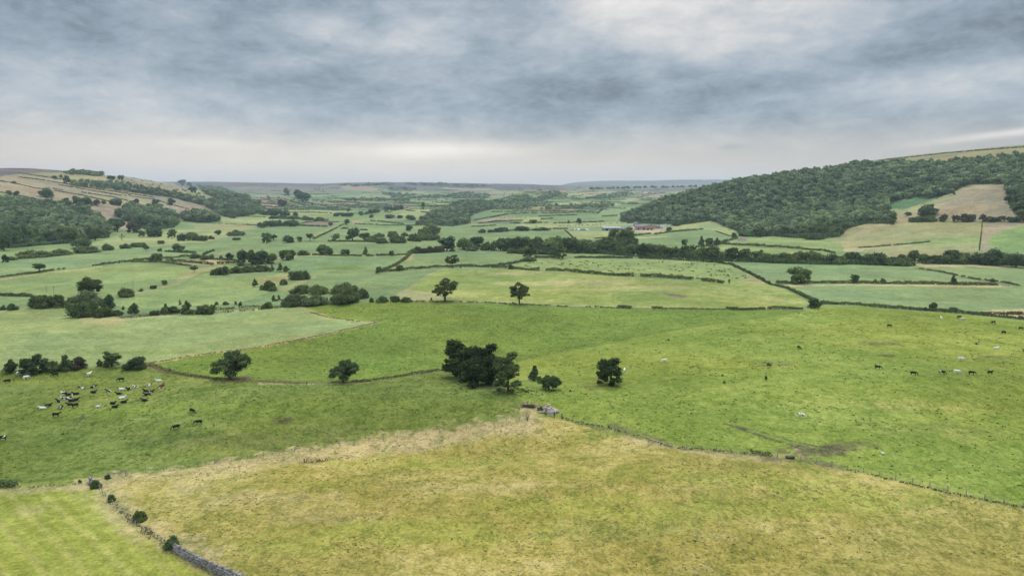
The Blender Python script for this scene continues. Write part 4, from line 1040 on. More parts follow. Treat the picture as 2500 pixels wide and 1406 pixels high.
BUSHES = [
 (130, 906, 26, 36, 'bush', 'bush', 'low bush between the largest tree and the pointed tree'),
 (192, 900, 30, 40, 'bush', 'brown', 'bronze-leaved bush in the row above the resting cows'),
 (244, 893, 17, 18, 'bush', 'dark', 'small bush left of the round dark tree'),
 (328, 900, 29, 52, 'bush', 'dark', 'round dark bush at the corner of the pale field'),
 (340, 1271, 26, 35, 'bush', 'bush', 'middle of three bushes on the fence line in the foreground'),
 (421, 1336, 32, 40, 'bush', 'dark', 'dark bush at the top end of the stone wall'),
 (272, 1223, 18, 19, 'bush', 'bush', 'smallest bush on the fence line in the foreground'),
 (233, 1190, 20, 28, 'bush', 'dark', 'dark bush against the ruined wall corner'),
 (264, 1168, 10, 16, 'bush', 'dark', 'tiny bush at the end of the old wooden hurdle'),
 (195, 1178, 9, 10, 'bush', 'dark', 'weedy bush left of the ruined wall corner'),
 (845, 740, 35, 66, 'willow', 'bush', 'large dome-shaped dark willow bush at the field bottom'),
 (884, 728, 24, 34, 'willow', 'willow', 'willow bush leaning right of the large dome-shaped one'),
 (842, 715, 24, 68, 'willow', 'bush', 'broad bush behind the large dome-shaped one'),
 (718, 748, 30, 66, 'willow', 'willow', 'grey-green willow at the left of the long thicket'),
 (768, 745, 25, 66, 'willow', 'willow', 'grey-green willow at the right of the long thicket'),
 (731, 717, 22, 44, 'bush', 'bush', 'left bush of the row on the strip between fields'),
 (776, 717, 22, 50, 'bush', 'bush', 'right bush of the row on the strip between fields'),
 (735, 683, 22, 52, 'bush', 'bush', 'rounded bush at the bend of the straw strip'),
 (693, 695, 14, 20, 'bush', 'bush', 'small bush on the straw strip'),
 (656, 707, 22, 36, 'bush', 'light', 'light bush at the tip of the wedge field'),
 (667, 710, 11, 22, 'bush', 'bush', 'low dark bush beside the light bush'),
 (651, 753, 16, 28, 'bush', 'bush', 'bush on the bank left of the willow thicket'),
 (668, 736, 16, 13, 'cone', 'bush', 'left sapling in the pale field before the willow thicket'),
 (681, 735, 16, 11, 'cone', 'dark', 'right sapling in the pale field before the willow thicket'),
 (907, 738, 13, 12, 'bush', 'light', 'pale bush first in the row below the straw bank'),
 (934, 737, 14, 30, 'bush', 'bush', 'wide dark bush second in the row below the straw bank'),
 (966, 736, 14, 26, 'bush', 'bush', 'third bush in the row below the straw bank'),
 (991, 736, 11, 28, 'bush', 'bush', 'last bush in the row below the straw bank'),
 (1053, 734, 8, 6, 'bush', 'dark', 'tiny bush left of the open pale tree'),
 (98, 752, 32, 58, 'willow', 'bush', 'bush at the left of the big thicket'),
 (145, 750, 32, 42, 'willow', 'bush', 'second bush of the big thicket'),
 (180, 748, 24, 40, 'willow', 'willow', 'pale middle bush of the big thicket'),
 (214, 745, 36, 66, 'willow', 'willow', 'tall grey-green willow under the bright-topped tree'),
 (210, 772, 37, 74, 'willow', 'dark', 'dark rounded bush at the front of the big thicket'),
 (264, 752, 34, 32, 'bush', 'dark', 'upright dark bush at the right end of the big thicket'),
 (252, 774, 24, 46, 'bush', 'light', 'light bush at the foot of the big thicket'),
 (285, 770, 14, 30, 'bush', 'bush', 'low brambles right of the big thicket'),
 (30, 757, 17, 24, 'bush', 'dark', 'dark bush at far left on the field bank'),
 (8, 757, 13, 16, 'bush', 'dark', 'smaller bush at the frame edge on the field bank'),
 (326, 766, 27, 26, 'bush', 'dark', 'dark round bush on the bank of the pale field'),
 (301, 756, 10, 8, 'bush', 'bush', 'sapling left of the dark round bush'),
 (376, 770, 12, 26, 'bush', 'light', 'pale low bush on the bank'),
 (400, 765, 16, 20, 'bush', 'bush', 'ragged bush on the bank'),
 (425, 763, 16, 28, 'bush', 'dark', 'dark low bush left of the tall bank bush'),
 (457, 767, 34, 32, 'cone', 'bush', 'tall bush on the bank of the pale field'),
 (440, 745, 15, 8, 'cone', 'bush', 'thin sapling behind the tall bank bush'),
 (405, 754, 14, 10, 'bush', 'bush', 'sapling in the field behind the ragged bush'),
 (500, 766, 22, 46, 'bush', 'bush', 'broad bush right of the tall bank bush'),
 (551, 744, 9, 15, 'bush', 'dark', 'round sapling in the pale field'),
 (587, 746, 11, 10, 'bush', 'dark', 'right one of the saplings in the pale field'),
 (576, 744, 9, 7, 'bush', 'bush', 'thin sapling left of the right one'),
 (529, 745, 9, 9, 'bush', 'bush', 'left one of the saplings in the pale field'),
 (307, 724, 21, 36, 'bush', 'bush', 'largest bush on the straw strip between pale fields'),
 (345, 712, 9, 12, 'bush', 'bush', 'small bush right of the largest strip bush'),
 (373, 705, 9, 17, 'bush', 'bush', 'third bush along the straw strip'),
 (403, 695, 12, 14, 'bush', 'bush', 'farthest bush along the straw strip'),
 (379, 637, 19, 30, 'bush', 'bush', 'bush-like tree on the dark hedge left of the straw field'),
 (478, 630, 13, 28, 'bush', 'willow', 'bush at the left of the crossing hedges'),
 (500, 633, 11, 24, 'bush', 'bush', 'bush right of the crossing hedges'),
 (82, 629, 18, 78, 'bush', 'bush', 'long rounded bush in the left pea field'),
 (30, 635, 9, 22, 'bush', 'light', 'light bush beside the small dark tree'),
 (148, 623, 15, 50, 'bush', 'bush', 'second long bush in the left pea field'),
 (215, 617, 16, 62, 'bush', 'bush', 'third long bush in the left pea field'),
 (262, 611, 16, 28, 'bush', 'dark', 'tufted bush right of the three long bushes'),
 (306, 607, 12, 26, 'bush', 'bush', 'small dark bush on the yellow field edge'),
 (340, 602, 10, 38, 'bush', 'bush', 'low wide bush on the yellow field edge'),
 (395, 595, 8, 20, 'bush', 'bush', 'low bush on the track below the woods'),
 (490, 588, 13, 30, 'bush', 'bush', 'bush at the foot of the bushy pair'),
 (577, 576, 14, 40, 'bush', 'dark', 'dark mounded bush on the straw track'),
 (516, 584, 9, 15, 'bush', 'bush', 'small bush left below the mounded bush'),
 (576, 586, 6, 20, 'bush', 'bush', 'flat bush in the pea field'),
 (740, 623, 12, 30, 'bush', 'bush', 'bush left of the dome-shaped tree'),
 (627, 645, 18, 28, 'bush', 'light', 'bright rounded bush at the foot of the dark clump'),
 (587, 650, 14, 16, 'bush', 'oak', 'small bush at the left foot of the dark clump'),
 (910, 590, 15, 26, 'bush', 'oak', 'bush in the middle hedgerow right of the trees'),
 (932, 594, 14, 28, 'bush', 'oak', 'rounded low bush in the middle hedgerow'),
 (973, 593, 18, 42, 'bush', 'oak', 'wide bush in the middle hedgerow'),
 (926, 579, 10, 26, 'bush', 'dark', 'bush on the back hedge of the middle field'),
 (960, 578, 14, 28, 'bush', 'oak', 'paler bush on the back hedge of the middle field'),
 (988, 577, 10, 18, 'bush', 'oak', 'small bush at the end of the back hedge'),
 (1152, 612, 14, 38, 'bush', 'willow', 'light rounded bush in front of the belt'),
 (1188, 611, 20, 28, 'bush', 'oak', 'bush between the double tree and the broad tree'),
 (1291, 638, 12, 32, 'bush', 'bush', 'bush at the foot of the tree beside the pole'),
 (1322, 563, 8, 40, 'bush', 'dark', 'long low bush on the hedge left of the silage heap'),
 (1990, 584, 15, 50, 'willow', 'willow', 'pale willow bush at the foot of the big wood'),
 (1820, 576, 10, 32, 'bush', 'light', 'light scrub at the corner of the big wood'),
 (1655, 548, 8, 34, 'bush', 'light', 'light scrub at the wood edge behind the farm'),
 (2328, 760, 10, 22, 'bush', 'dark', 'dark bush in the hedge right above the cows'),
 (2260, 758, 9, 10, 'bush', 'dark', 'small bush beside the round hedge tree'),
 (2423, 689, 10, 13, 'bush', 'dark', 'round bush near the gate on the sunken track'),
 (2222, 648, 9, 26, 'bush', 'dark', 'low bush below the belt beside the pale strip'),
 (1320, 1005, 16, 18, 'bush', 'bush', 'dark bush between the metal gate and the rubble'),
 (1632, 831, 4, 6, 'bush', 'dark', 'small dark weed clump in the bright pasture'),
 (1768, 935, 6, 7, 'bush', 'dark', 'dark weed clump in front of the round tree pasture'),
 (1764, 918, 5, 5, 'bush', 'dark', 'smaller weed clump behind the other'),
 (1877, 892, 8, 13, 'bush', 'bush', 'brownish weed clump on the worn patch'),
 (1284, 957, 5, 8, 'bush', 'dark', 'weed clump under the thorn'),
 (1392, 956, 5, 6, 'bush', 'dark', 'weed clump right of the thorn'),
]
for px, py, h, w, sh, mat, lab in TREES:
    plant('broadleaf_tree' if sh != 'thorn' else 'thorn_tree', px, py, h, w, sh, mat, lab, 'tree')
for px, py, h, w, sh, mat, lab in BUSHES:
    plant('bush', px, py, h, w, sh, mat, lab, 'bush', parts=False)

def row(pts, n, h, w, shapes, mats, label, group, cat='tree', name='broadleaf_tree', jit=.25, dy=0.0, seed=1, parts=True):
    """n trees of one belt that nothing tells apart, along a pixel polyline"""
    r = np.random.default_rng(seed)
    P = np.array(pts, float); s = np.concatenate([[0], np.cumsum(np.hypot(*np.diff(P, axis=0).T))])
    for k in range(n):
        t = (k + .5 + r.uniform(-.4, .4)) / n * s[-1]
        px = np.interp(t, s, P[:, 0]); py = np.interp(t, s, P[:, 1]) - dy * r.uniform(0, 1)
        j = r.uniform(1 - jit, 1 + jit); jw = r.uniform(1 - jit, 1 + jit)
        plant(name, px, py, h * j, w * jw, r.choice(shapes), r.choice(mats), label, cat, group, seed=int(r.integers(0, 3)), rz=r.uniform(0, 6.28), parts=parts)
OK = ['oak', 'rugged', 'sycamore', 'dome']; OM = ['dark', 'oak', 'dark', 'bush']
row([(1232, 612), (1330, 613), (1440, 617), (1545, 624)], 17, 30, 36, OK, OM, 'dark tree packed in the belt right behind the standing trees', 'trees of the belt beyond the specked field', seed=11)
row([(1250, 609), (1400, 609), (1500, 611), (1560, 614)], 11, 27, 38, OK, OM, 'dark tree in the back row of the belt', 'back trees of the belt', seed=12)
row([(1488, 606), (1545, 610)], 5, 40, 34, OK, ['oak', 'bush'], 'taller pale tree rising from the middle of the belt', 'tall trees in the middle of the belt', seed=13)
row([(1555, 624), (1640, 628), (1730, 634), (1790, 637)], 14, 29, 34, OK, OM, 'dark tree of the belt between its tall trees and the lone pole', 'trees of the belt left of the crossarm pole', seed=14)
row([(1795, 637), (1880, 641), (1990, 644), (2060, 646)], 14, 25, 33, OK, OM, 'dark tree of the belt above the right-hand pea field', 'trees of the belt above the pea field', seed=15)
row([(2030, 644), (2130, 646), (2220, 646)], 10, 24, 34, OK, OM, 'dark low tree in the denser part of the right-hand belt', 'low trees of the right-hand belt', seed=16)
row([(2150, 648), (2210, 650)], 3, 14, 34, ['bush'], ['bush'], 'dark bush along the front of the right-hand belt', 'bushes before the right-hand belt', 'bush', 'bush', seed=17, parts=False)
row([(2250, 643), (2400, 644), (2500, 648)], 11, 26, 36, OK, OM, 'dark tree between the tall ones of the right-hand belt', 'trees between the tall ones of the belt', seed=18)
row([(1240, 618), (1300, 620), (1360, 622)], 6, 14, 30, ['bush'], ['bush', 'dark'], 'dark low bush along the front of the belt', 'bushes along the front of the belt', 'bush', 'bush', seed=19, parts=False)
row([(1004, 619), (1040, 617), (1085, 614)], 6, 15, 24, ['bush'], ['bush', 'brown'], 'rounded bush in the hedge leading to the belt', 'bushes in the hedge leading to the belt', 'bush', 'bush', seed=20, parts=False)
row([(511, 672), (560, 668), (640, 662)], 6, 14, 32, ['bush'], ['bush', 'light'], 'bush of the thicket between the two pale fields', 'bushes between the two pale fields', 'bush', 'bush', seed=21, parts=False)
row([(612, 662), (705, 664)], 6, 19, 17, ['cone'], ['oak', 'dark'], 'small pointed tree rising from the bush thicket', 'pointed trees in the bush thicket', seed=22)
row([(528, 672), (560, 671)], 2, 20, 22, ['oak'], ['dark', 'oak'], 'low dark tree at the left of the bush thicket', 'low trees at the left of the thicket', seed=23)
row([(632, 557), (660, 553), (728, 549)], 8, 13, 22, ['oak'], ['dark', 'oak'], 'dark tree of the row leading to the ploughed field', 'row of trees left of the ploughed field', seed=24)
row([(640, 525), (680, 526)], 5, 14, 22, ['oak'], ['dark'], 'dark tree of the row beside the hidden houses', 'trees beside the hidden houses', seed=25)
row([(660, 534), (720, 535), (800, 541)], 8, 9, 24, ['bush'], ['oak', 'dark'], 'low scrub bush on the hedge before the yellow field', 'scrub before the yellow field', 'bush', 'bush', seed=26, parts=False)
row([(1010, 590), (1065, 586)], 5, 15, 20, ['oak'], ['oak', 'willow'], 'loose tree of the lower streamside thicket', 'lower streamside thicket', seed=27)
row([(1020, 578), (1075, 568)], 5, 16, 22, ['oak'], ['oak', 'bush'], 'loose tree of the upper streamside thicket', 'upper streamside thicket', seed=28)
row([(1175, 568), (1215, 567), (1240, 565)], 4, 9, 22, ['bush'], ['dark'], 'dark bush on the hedge of the curved pea field', 'bushes on the curved pea field hedge', 'bush', 'bush', seed=29, parts=False)
row([(2226, 541), (2280, 541)], 5, 13, 22, ['bush'], ['dark', 'bush'], 'dark bush at the left of the hedge under the clearing', 'bushes left under the dry clearing', 'bush', 'bush', seed=30, parts=False)
row([(2290, 541), (2316, 541)], 2, 15, 20, ['oak'], ['dark', 'brown'], 'rounded tree in the hedge under the dry clearing', 'pair in the hedge under the clearing', seed=31)
row([(2328, 541), (2380, 541)], 4, 17, 22, ['oak'], ['dark', 'brown'], 'tree of the middle group under the dry clearing', 'middle group under the dry clearing', seed=32)
row([(2392, 541), (2440, 541), (2500, 543)], 7, 15, 22, ['oak'], ['dark', 'brown'], 'tree of the right-hand group under the dry clearing', 'right-hand group under the dry clearing', seed=33)
row([(2215, 527), (2240, 520), (2290, 506)], 4, 10, 13, ['oak'], ['dark'], 'small dark tree scattered on the slope left of the clearing', 'small trees on the slope by the clearing', seed=34)
row([(1440, 463), (1500, 461), (1600, 459), (1700, 457)], 20, 5, 11, ['oak'], ['dark'], 'dark tree on the far crest in front of the blue moor', 'trees on the far crest', seed=35)
row([(880, 526), (930, 517)], 5, 8, 13, ['oak'], ['dark'], 'small tree on the far slanting hedge', 'trees on the far slanting hedge', seed=36)
row([(815, 528), (860, 529)], 4, 11, 15, ['oak'], ['dark'], 'small dark tree beside the far tan strip', 'trees beside the far tan strip', seed=37)
row([(938, 517), (985, 511)], 5, 11, 14, ['oak'], ['dark', 'oak'], 'tree of the far group above the pale field', 'far group above the pale field', seed=38)
# ------------------------------------------------------------------ woods: the largest trees one by one, the mass behind them as one object
def world_poly(poly):
    p = np.array(poly, float); q = []
    for a, b in zip(p, np.roll(p, -1, axis=0)):
        for t in (0, .33, .66): q.append(a + (b - a) * t)
    q = np.array(q); return G(q[:, 0], q[:, 1])[:, :2]

def scatter(poly, gap, seed, jit=.42):
    w = world_poly(poly); r = np.random.default_rng(seed)
    x0, y0 = w.min(0); x1, y1 = w.max(0)
    gx, gy = np.meshgrid(np.arange(x0, x1, gap), np.arange(y0, y1, gap))
    gx = gx + (np.arange(gx.shape[0]) % 2)[:, None] * gap * .5
    x = (gx + r.uniform(-jit, jit, gx.shape) * gap).ravel(); y = (gy + r.uniform(-jit, jit, gx.shape) * gap).ravel()
    k = in_poly(x, y, w)
    return x[k], y[k]

MASS = []          # variants for the mass: (verts, quads, tris, tint)
for s in range(5):
    for sh in ('dome', 'oak'):
        v, f, tri, tint = crown_arrays(sh, 400, .125, 100 + s, .95, False, .40)
        iv, jf = ICO1
        MASS.append((v, f, tint))
LOW = []
for s in range(4):
    v, f, tri, tint = crown_arrays('dome', 70, .30, 200 + s, 1.0, False, .5)
    LOW.append((v, f, tint))

class Mass:
    def __init__(s): s.v = []; s.f = []; s.t = []; s.n = 0
    def add(s, var, x, y, h, w, rz, tint, z=None):
        v, f, t = var
        c, sn = math.cos(rz), math.sin(rz)
        z0 = float(H(x, y)) if z is None else z
        vv = np.empty_like(v)
        vv[:, 0] = (v[:, 0] * c - v[:, 1] * sn) * w + x; vv[:, 1] = (v[:, 0] * sn + v[:, 1] * c) * w + y; vv[:, 2] = v[:, 2] * h + z0 - .3
        s.v.append(vv); s.f.append(f + s.n); s.t.append(np.clip(t * .50 + tint - .04, 0, 1)); s.n += len(v)
    def build(s, name, mat):
        used = np.concatenate(s.f)
        return mesh_np(name, np.concatenate(s.v), [used], [mat], False, {'tint': ('FLOAT', 'POINT', np.concatenate(s.t))})
for i, (v, f, t) in enumerate(MASS): MASS[i] = (v[:4 * len(f)], f, t[:4 * len(f)])

M['wood'] = leaf_material('wood_leaf', (.014, .032, .017), (.330, .390, .190))
mass = Mass()
NIND = 0
def wood(poly, gap, seed, hm, wm, n_ind, label, group, cfg=MASS, mats=('dark', 'oak', 'dark', 'bush'), skip=0):
    global NIND
    x, y = scatter(poly, gap, seed)
    r = np.random.default_rng(seed + 500)
    z = H(x, y)
    sx, sy = project(x, y, z)
    vis = (sx > -10) & (sx < 2510)
    order = np.argsort(y + np.where(vis, 0, 1e6))
    hh = hm * r.uniform(.62, 1.3, len(x)); ww = wm * r.uniform(.65, 1.3, len(x))
    tn = r.normal(.08, .21, len(x)) + np.where(r.uniform(0, 1, len(x)) > .84, .32, 0) + .35 * vnoise(x / 60, y / 60, 77) - (.13 if x.mean() < 0 else .03)
    chosen = set(order[:n_ind].tolist())
    for i in range(len(x)):
        if i in chosen:
            d = y[i]
            plant('broadleaf_tree', sx[i], sy[i], hh[i] * F / d, ww[i] * F / d, r.choice(['oak', 'dome', 'dome', 'rugged']), r.choice(mats), label, 'tree', group,
                  seed=int(r.integers(0, 3)), rz=r.uniform(0, 6.28), base=np.array([x[i], y[i], z[i]]))
            NIND += 1
        else:
            mass.add(cfg[int(r.integers(0, len(cfg)))], x[i], y[i], hh[i], ww[i], r.uniform(0, 6.28), tn[i], z[i])

wood(WOODS[0], 13, 1, 13.5, 15, 34,
     'dark tree along the front of the large left-hand wood', 'front trees of the large left-hand wood')
wood(WOODS[1], 14, 2, 14, 16, 16, 'dark tree along the front of the second, rounded wood', 'front trees of the rounded wood')
wood(WOODS[2], 13, 3, 12.5, 16, 8, 'dark tree of the third small wood on the left', 'trees of the third small wood')
wood(WOODS[3], 14, 4, 13, 14, 0, '', '')
wood(WOODS[4], 15, 5, 13, 14, 0, '', '')
wood(WOODS[5], 13, 6, 10, 14, 0, '', '')
wood(WOODS[6], 11.5, 7, 11.5, 12.5, 42,
     'dark tree along the lower edge of the big hillside wood', 'edge trees of the big hillside wood')
wood(WOODS[7], 20, 8, 10, 14, 0, '', '')
wood(WOODS[8], 20, 9, 12, 18, 0, '', '', LOW)
wood(WOODS[9], 40, 10, 14, 30, 0, '', '', LOW)
wood(WOODS[10], 22, 11, 10, 18, 0, '', '', LOW)
wood(WOODS[11], 19, 12, 11, 15, 0, '', '', LOW)
wood(WOODS[12], 28, 13, 12, 20, 0, '', '', LOW)
wood(WOODS[13], 50, 14, 14, 40, 0, '', '', LOW)
wood(WOODS[14], 50, 15, 14, 40, 0, '', '', LOW)
wood(WOODS[15], 40, 16, 12, 30, 0, '', '', LOW)
wood(WOODS[16], 42, 17, 12, 24, 0, '', '', LOW)
wood(WOODS[17], 34, 18, 11, 20, 0, '', '', LOW)
# hedgerow trees dotted over the far valley
r = np.random.default_rng(99)
for k in range(520):
    px, py = r.uniform(540, 1720), 452 + 62 * r.uniform(0, 1) ** .8
    q = G1(px, py)
    if q[1] > 6100 or (q[1] < 1500) or (px > 1500 and q[1] < 2400): continue
    if r.uniform() < .55:                   # a scrap of hedge
        an = r.normal(0, .25); m_ = int(r.integers(6, 18))
        for j in range(m_):
            mass.add(LOW[int(r.integers(0, 4))], q[0] + math.cos(an) * (j - m_ / 2) * 6, q[1] + math.sin(an) * (j - m_ / 2) * 6, r.uniform(2, 4.5), r.uniform(6, 9), r.uniform(0, 6.28), r.normal(.1, .1))
        continue
    for j in range(int(r.integers(1, 4))):
        mass.add(LOW[int(r.integers(0, 4))], q[0] + j * r.uniform(8, 14), q[1] + r.normal(0, 6), r.uniform(4.5, 9), r.uniform(6, 12), r.uniform(0, 6.28), r.normal(.1, .1))
for k in range(120):                        # thorn bushes dotted over the left hillside
    px, py = r.uniform(300, 560), r.uniform(440, 480)
    q = G1(px, py)
    if not 1500 < q[1] < 3300: continue
    mass.add(LOW[int(r.integers(0, 4))], q[0], q[1], r.uniform(3, 7), r.uniform(4, 9), r.uniform(0, 6.28), r.normal(.1, .1))
tag(link('woodland', mass.build('woodland', M['wood'])), kind='stuff')
# ------------------------------------------------------------------ hedges and hillside walls: (name, height m, width m, material, gaps, polyline, label)
HEDGES = [
 (2.0, 1.8, 'hedge', 0, [(1975, 752), (2010, 742), (2090, 745), (2160, 752), (2250, 758), (2330, 763), (2420, 772)], 'long dark hedge above the right-hand grazing cows'),
 (1.2, 1.4, 'rank', 0, [(2420, 772), (2500, 781), (2600, 790)], 'low weedy hedge below the reddish bare patch'),
 (1.8, 1.6, 'hedge', 0, [(1880, 695), (1920, 704), (1950, 718), (1985, 735)], 'hedge running down beside the olive field to the junction'),
 (2.2, 2.0, 'hedge', 0, [(1895, 693), (1960, 691), (2100, 692), (2250, 694), (2435, 697)], 'straight dark hedge below the right-hand pea field'),
 (1.3, 1.3, 'hedge', .25, [(2240, 656), (2300, 665), (2380, 682), (2450, 690), (2490, 698)], 'thin hedge along the sunken track at the right'),
 (2.0, 1.8, 'hedge', 0, [(1740, 640), (1785, 647), (1830, 668), (1880, 695)], 'hedge slanting down at the right end of the specked field'),
 (2.4, 2.2, 'hedge', .12, [(1305, 630), (1350, 630), (1450, 630), (1560, 631), (1650, 635), (1740, 641)], 'dark hedge along the top of the specked field'),
 (2.6, 2.4, 'hedge', .18, [(1240, 656), (1310, 661), (1380, 662), (1440, 668), (1500, 673), (1600, 676), (1700, 684), (1768, 692)], 'thick ragged hedge between the specked field and the olive field'),
 (2.4, 2.2, 'hedge', 0, [(918, 666), (1000, 658), (1080, 653), (1150, 651), (1240, 655)], 'black hedge above the left part of the olive field'),
 (2.2, 2.4, 'hedge', 0, [(1185, 651), (1240, 646), (1275, 639), (1300, 632)], 'bushy hedge rising to the tree beside the pole'),
 (2.2, 2.4, 'rank', 0, [(930, 663), (962, 650), (988, 634), (1003, 620)], 'rough green hedge climbing between two pea fields'),
 (1.6, 1.6, 'hedge', 0, [(-60, 684), (0, 677), (70, 669), (133, 660)], 'dark hedge with the pale thin tree on the left'),
 (1.4, 1.4, 'hedge', .45, [(133, 660), (190, 653), (246, 647)], 'broken hedge with dry gaps on the left'),
 (2.2, 2.0, 'hedge', .10, [(246, 647), (300, 641), (366, 633), (420, 630), (466, 626)], 'hedge leading to the crossing hedges on the left'),
 (1.6, 1.6, 'hedge', 0, [(318, 640), (400, 641), (465, 650)], 'hedge above the left pale field, under the straw field'),
 (2.4, 2.0, 'hedge', 0, [(405, 637), (460, 641), (521, 646)], 'dark clipped hedge below the straw field, left part'),
 (2.2, 2.0, 'hedge', 0, [(530, 645), (560, 643), (582, 641)], 'dark clipped hedge below the straw field, right part'),
 (2.0, 2.0, 'hedge', 0, [(498, 632), (540, 635), (590, 637)], 'hedge along the top of the straw field'),
 (2.2, 2.4, 'hedge', 0, [(-60, 722), (0, 722), (78, 724)], 'black hedge at the left edge below the pale field'),
 (2.4, 2.4, 'hedge', .15, [(404, 615), (440, 617), (478, 619)], 'hedge under the domed tree in the left pea field'),
 (1.8, 2.2, 'hedge', .2, [(497, 622), (512, 616), (522, 612)], 'short bush hedge beside the dry track'),
 (2.0, 2.0, 'hedge', .1, [(766, 584), (800, 568), (820, 558), (838, 548)], 'hedge curving uphill right of the ploughed field'),
 (2.6, 2.4, 'hedge', 0, [(726, 551), (760, 553), (800, 554)], 'hedge along the near side of the ploughed field'),
 (2.2, 2.0, 'hedge', 0, [(728, 548), (750, 543), (780, 541), (828, 543)], 'hedge along the far side of the ploughed field'),
 (2.0, 1.8, 'hedge', 0, [(866, 547), (930, 550), (1000, 551), (1055, 549)], 'dark straight hedge above the middle pea field'),
 (2.2, 2.0, 'hedge', .15, [(904, 539), (930, 541), (960, 545), (985, 548)], 'curved hedge in the middle of the far pea field'),
 (2.8, 2.6, 'hedge', 0, [(1761, 596), (1850, 601), (1950, 608), (2008, 613)], 'thick clipped hedge in the fields below the big wood'),
 (2.4, 2.4, 'hedge', .1, [(2013, 613), (2038, 619)], 'short hedge piece at the end of the clipped hedge'),
 (2.6, 2.4, 'hedge', .1, [(1758, 594), (1780, 588), (1800, 582)], 'bushy hedge up to the small tree below the wood'),
 (2.4, 2.2, 'hedge', 0, [(1540, 577), (1565, 574), (1590, 571)], 'dark hedge below the farm, left of the gap'),
 (2.4, 2.2, 'hedge', 0, [(1596, 573), (1640, 567), (1680, 563), (1718, 560)], 'dark hedge below the farm, right of the gap'),
 (1.6, 1.6, 'hedge', 0, [(1380, 564), (1390, 572), (1402, 584)], 'thin hedge running down from the silage heap'),
 (2.6, 2.6, 'hedge', .1, [(1200, 567), (1260, 563), (1300, 562), (1345, 561)], 'hedge along the top of the curved pea field'),
 (2.4, 2.4, 'hedge', .1, [(1350, 560), (1385, 559)], 'short hedge before the silage heap'),
 (1.8, 2.0, 'hedge', .1, [(1700, 604), (1740, 601), (1760, 596)], 'hedge joining the three trees beyond the belt'),
 (2.0, 2.0, 'hedge', .1, [(1450, 583), (1500, 581), (1545, 578)], 'hedge behind the tall part of the belt'),
 (2.4, 2.2, 'hedge', .12, [(800, 590), (850, 590), (900, 591), (950, 594)], 'low hedge under the middle hedgerow trees'),
 (2.0, 2.0, 'hedge', .12, [(760, 623), (820, 625), (900, 626), (1000, 622)], 'low hedge under the dome-shaped tree'),
 (2.2, 2.0, 'hedge', 0, [(1151, 554), (1180, 553), (1210, 551)], 'dark hedge of the rising field beside the valley wood'),
 (2.2, 2.0, 'hedge', .1, [(1168, 546), (1190, 544), (1213, 541)], 'second hedge of the rising field beside the valley wood'),
 (1.8, 1.8, 'hedge', 0, [(1158, 538), (1190, 532), (1220, 528)], 'third hedge of the rising field beside the valley wood'),
 (1.8, 1.8, 'hedge', 0, [(593, 549), (612, 550), (634, 550)], 'dark hedge at the corner of the yellow pasture'),
 (1.2, 1.2, 'hedge', .2, [(464, 543), (534, 546), (593, 549)], 'thin hedge across the tan pasture below the woods'),
 (2.0, 2.0, 'hedge', 0, [(578, 527), (610, 529), (649, 531)], 'dark hedge in front of the hidden houses'),
 (1.6, 1.6, 'hedge', .1, [(2095, 606), (2150, 602), (2230, 595), (2270, 591)], 'thin weedy hedge across the right-hand slope'),
 (.8, 1.0, 'rank', .3, [(2398, 546), (2396, 570), (2392, 598), (2391, 612)], 'narrow brown hedge running straight down the right-hand slope'),
 (1.2, 1.2, 'hedge', .25, [(1745, 564), (1770, 573), (1792, 579)], 'thin hedge below the pale pasture at the wood corner'),
 (2.0, 1.8, 'dark', 0, [(-40, 1190), (0, 1189), (44, 1187)], 'black clipped hedge stub at the left edge in the foreground'),
 (1.6, 1.6, 'hedge', .1, [(1508, 751), (1545, 753), (1572, 753)], 'bush-like hedge piece on the bank below the olive field'),
 (1.3, 1.4, 'hedge', .2, [(1590, 753), (1612, 753), (1618, 754)], 'small hedge piece right of the bush-like one'),
 (1.6, 1.6, 'hedge', .1, [(1772, 755), (1810, 757), (1850, 756), (1900, 754), (1960, 755)], 'hedge at the lower right of the olive field'),
]
HEDGES += [
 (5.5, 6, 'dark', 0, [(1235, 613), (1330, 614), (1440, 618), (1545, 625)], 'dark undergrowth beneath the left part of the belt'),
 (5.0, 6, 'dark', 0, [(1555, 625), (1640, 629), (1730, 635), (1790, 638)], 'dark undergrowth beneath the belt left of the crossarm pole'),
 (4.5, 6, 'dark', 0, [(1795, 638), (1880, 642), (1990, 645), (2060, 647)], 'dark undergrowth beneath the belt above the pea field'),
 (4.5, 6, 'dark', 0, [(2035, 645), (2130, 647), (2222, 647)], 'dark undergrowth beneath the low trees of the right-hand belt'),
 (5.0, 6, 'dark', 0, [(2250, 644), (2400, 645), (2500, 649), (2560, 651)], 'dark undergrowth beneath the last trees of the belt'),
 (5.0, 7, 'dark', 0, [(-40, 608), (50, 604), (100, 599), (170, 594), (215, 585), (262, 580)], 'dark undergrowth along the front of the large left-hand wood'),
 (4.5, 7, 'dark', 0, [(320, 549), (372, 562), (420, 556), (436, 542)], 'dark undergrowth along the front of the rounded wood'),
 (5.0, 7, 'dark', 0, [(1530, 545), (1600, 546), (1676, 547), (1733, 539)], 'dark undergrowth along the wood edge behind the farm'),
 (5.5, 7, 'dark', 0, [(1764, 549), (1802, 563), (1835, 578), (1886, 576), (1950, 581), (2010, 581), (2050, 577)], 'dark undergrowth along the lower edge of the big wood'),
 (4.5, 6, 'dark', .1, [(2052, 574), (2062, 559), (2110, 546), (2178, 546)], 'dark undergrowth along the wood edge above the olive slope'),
]
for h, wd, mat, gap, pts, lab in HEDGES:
    hedge('hedge', pts, h * .95, wd, lab, mat, gap=gap)
